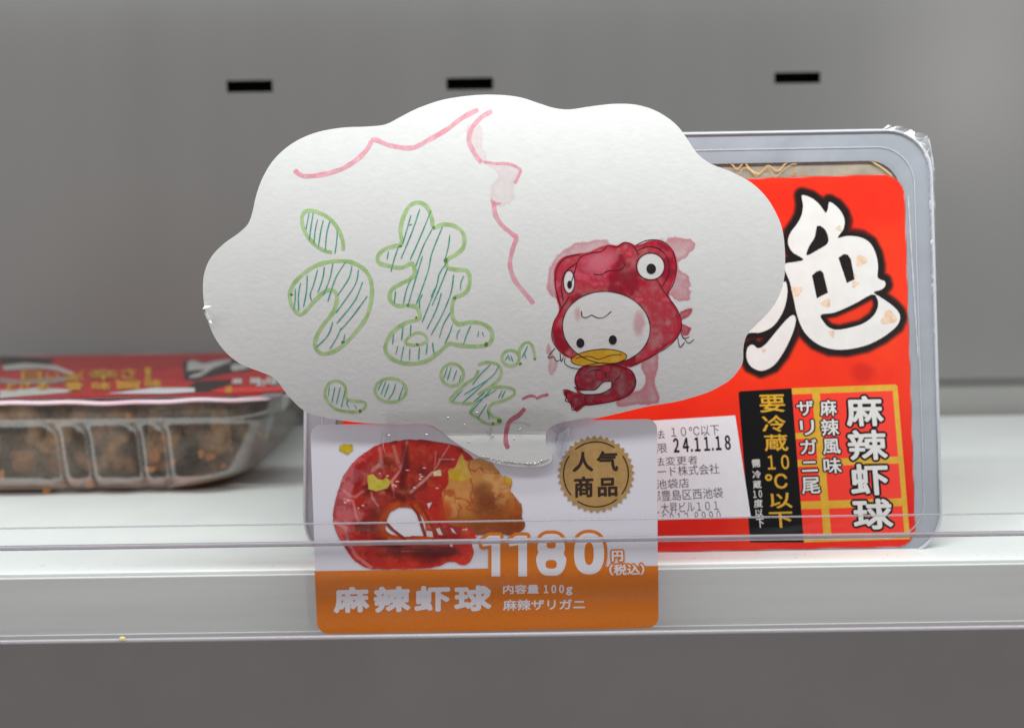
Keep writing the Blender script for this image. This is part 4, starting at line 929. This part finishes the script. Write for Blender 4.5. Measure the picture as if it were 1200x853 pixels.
pen = [D(p) for p in (
   [(205, 355), (190, 310), (180, 250), (188, 195), (222, 150), (285, 136)], [(215, 330), (205, 270), (222, 210), (275, 168)],
   [(245, 260), (262, 205), (283, 150), (330, 130), (372, 124), (400, 100), (435, 106), (462, 88), (500, 95), (530, 140)], [(338, 218), (372, 220), (400, 205), (450, 200), (474, 176)],
   [(513, 100), (560, 78), (620, 80), (665, 115), (684, 180), (676, 250), (645, 302)], [(520, 120), (570, 103), (620, 118), (650, 160), (652, 220), (625, 270)],
   [(600, 235), (640, 300), (690, 368), (706, 440), (668, 505), (600, 550), (490, 606)], [(240, 310), (205, 365), (172, 425), (168, 490), (200, 540), (235, 560)],
   [(290, 370), (292, 395), (312, 398), (332, 388), (350, 398), (382, 398), (415, 372)],
   [(700, 450), (715, 485), (740, 478)], [(690, 480), (700, 522), (720, 500)], [(715, 480), (735, 505), (760, 488)], [(180, 525), (150, 565), (175, 560)], [(175, 560), (185, 580), (200, 575)], [(200, 545), (205, 582), (215, 560)],
   [(300, 600), (275, 625), (262, 660), (275, 690)], [(300, 600), (370, 588), (450, 600), (500, 625), (516, 670), (495, 715), (440, 742), (340, 762), (305, 764)], [(258, 688), (300, 698), (345, 700), (380, 668), (415, 665), (412, 692), (370, 715), (300, 718), (258, 688)],
   [(270, 715), (230, 700), (212, 702), (228, 725), (222, 745), (245, 755), (252, 785), (275, 770), (305, 764)], [(300, 722), (310, 764)], [(315, 630), (340, 618), (372, 615)], [(330, 655), (345, 670)], [(452, 640), (425, 665)], [(385, 625), (395, 650)], [(222, 565), (220, 590), (250, 608), (285, 612)])]
strokes('pen_outline', S_cloud, pen, 1.0, M_ink, cl, off=.0002, step=2, jitter=.25)
strokes('pen_outline', S_cloud, [D(ellipse(393, 440, 183, 150, 30, rot=.1))], 1.0, M_ink, cl, off=.0002, closed=True, jitter=.25)
strokes('pen_outline', S_cloud, [bill, D(ellipse(578, 186, 60, 56, 20)), D(ellipse(238, 250, 24, 48, 16))], .9, M_ink, cl, off=.00022, closed=True, jitter=.2)
strokes('pen_outline', S_cloud, [D([(262, 568), (320, 560), (362, 572), (410, 556), (460, 552)])], .8, M_ink, cl, off=.00024)
for (x, y, rx, ry) in ((285, 505, 17, 20), (420, 492, 17, 20), (580, 196, 20, 22), (240, 262, 10, 17)):
    sheet('drawn_eye', S_cloud, [D(ellipse(x, y, rx, ry, 16))], M_ink, cl, off=.00022)

# ------------------------------------------------------------------ clear tape holding the cloud on the card
tp = thing('sticky_tape', 'crinkled clear sticky tape holding the tail of the cloud sign onto the price card', 'tape', tuple(S_cloud.at(np.array([560.]), np.array([548.]), .0004)[0]))
def strip(name, pts, m, seedn, amp, off):
    v2, fs = tess([pts], [480 + 4 * i for i in range(24)], [440 + 6 * i for i in range(42)]); r = np.random.default_rng(seedn)
    P = S_cloud.at(v2[:, 0], v2[:, 1], off); h = fbm(v2[:, 0], v2[:, 1] * .6, 13, 3, seedn) * amp; P = P + np.array([0, -1, 0]) * h[:, None]
    return mesh_obj(name, P, orient(P, fs), m, tp, smooth=True)
strip('tape_strip', [(452, 483), (640, 478), (664, 486), (668, 545), (648, 556), (560, 554), (470, 550), (450, 530)], M_tape, 4, .0006, .0003)
for ln in [[(655, 497), (660, 512), (657, 530), (662, 540)], [(655, 497), (668, 494), (690, 490)], [(648, 500), (655, 497)], [(660, 500), (668, 512), (664, 532)], [(571, 504), (573, 512)], [(576, 500), (575, 515)], [(452, 505), (449, 520), (452, 532)], [(585, 497), (610, 495), (622, 499)]]:
    strokes('tape_crease', S_cloud, [ln], 1.1, M_tapeedge, tp, off=.0016, jitter=.5)
sheet('tape_fold', S_cloud, [[(648, 501), (658, 496), (700, 489), (694, 493), (668, 500), (664, 530), (656, 538), (652, 520), (655, 508)]], M_tapeedge, tp, off=.0014)
# glossy bubble-like domes added for crisp glints on the tape and tail edge
V = []; Fs = []; rb = random.Random(2); M_glint = clear_mat('glint_film', (.97, .97, .98), haze=.25, hazecol=(.9, .9, .92), rough=.12, gloss=3)
spots = [(563 + 80 * t, 536.5 + 9.5 * math.sin(min(t, .8) * 1.9) - (6 * max(t - .8, 0) / .2)) for t in np.linspace(0, 1, 26)] + [(575, 508), (578, 513), (545, 500), (548, 520), (602, 516), (560, 486), (455, 512), (500, 512), (610, 505), (525, 492)]
for x, y in spots:
    p = S_cloud.at(np.array([x + rb.uniform(-1, 1)]), np.array([y - 2 + rb.uniform(-.6, .6)]), .00002)[0]; q = rb.uniform(.00018, .00036); ax = rb.uniform(1, 1.8)
    b = len(V); V.append(p + np.array([0, -q * .7, 0]))
    for ring, (rr2, hh2) in enumerate(((.6, .5), (1, 0))):
        for k in range(8): V.append(p + np.array([q * ax * rr2 * math.cos(k * math.pi / 4), -q * hh2, q * rr2 * math.sin(k * math.pi / 4)]))
    for k in range(8):
        k2 = (k + 1) % 8; Fs += [[b, b + 1 + k, b + 1 + k2], [b + 1 + k, b + 9 + k, b + 9 + k2, b + 1 + k2]]
mesh_obj('glint_domes', V, orient(V, Fs), M_glint, tp, smooth=True, kind='stuff')
# torn laminate nick on the cloud's left edge
M_nick = mat('torn_laminate', (.85, .86, .86, 1), rough=.2)
for pts, lift in (([(238.6, 362), (249, 358.5), (240, 358)], .0009), ([(239.5, 364), (245, 372), (242.5, 374)], .0008), ([(245.5, 377), (249.5, 379), (246.5, 374)], .0005)):
    A = np.array(pts); P = S_cloud.at(A[:, 0], A[:, 1], .00004); P[0] += np.array([0, -lift, 0]); P[1] += np.array([0, -lift, 0])
    mesh_obj('torn_edge', P, orient(P, [[0, 1, 2]]), M_nick, cl)
# pale smears where the pink pen met water
cv = Canvas(536, 128, 628, 262, .8); X, Y = cv.X, cv.Y
a1 = fbm(X, Y, 9, 4, 41); a2 = fbm(X, Y, 22, 4, 42); wx = (a2 - .5) * 14 + (a1 - .5) * 6
wash([(548, 150), (562, 146), (564, 170), (570, 190), (556, 184)], (242, 205, 212), .22, .15)
wash([(566, 192), (600, 190), (612, 200), (606, 214), (598, 236), (578, 236), (572, 220), (580, 204)], (242, 205, 212), .2, .25)
cv.build('pink_smear', S_cloud, .00009, M_water, cl)
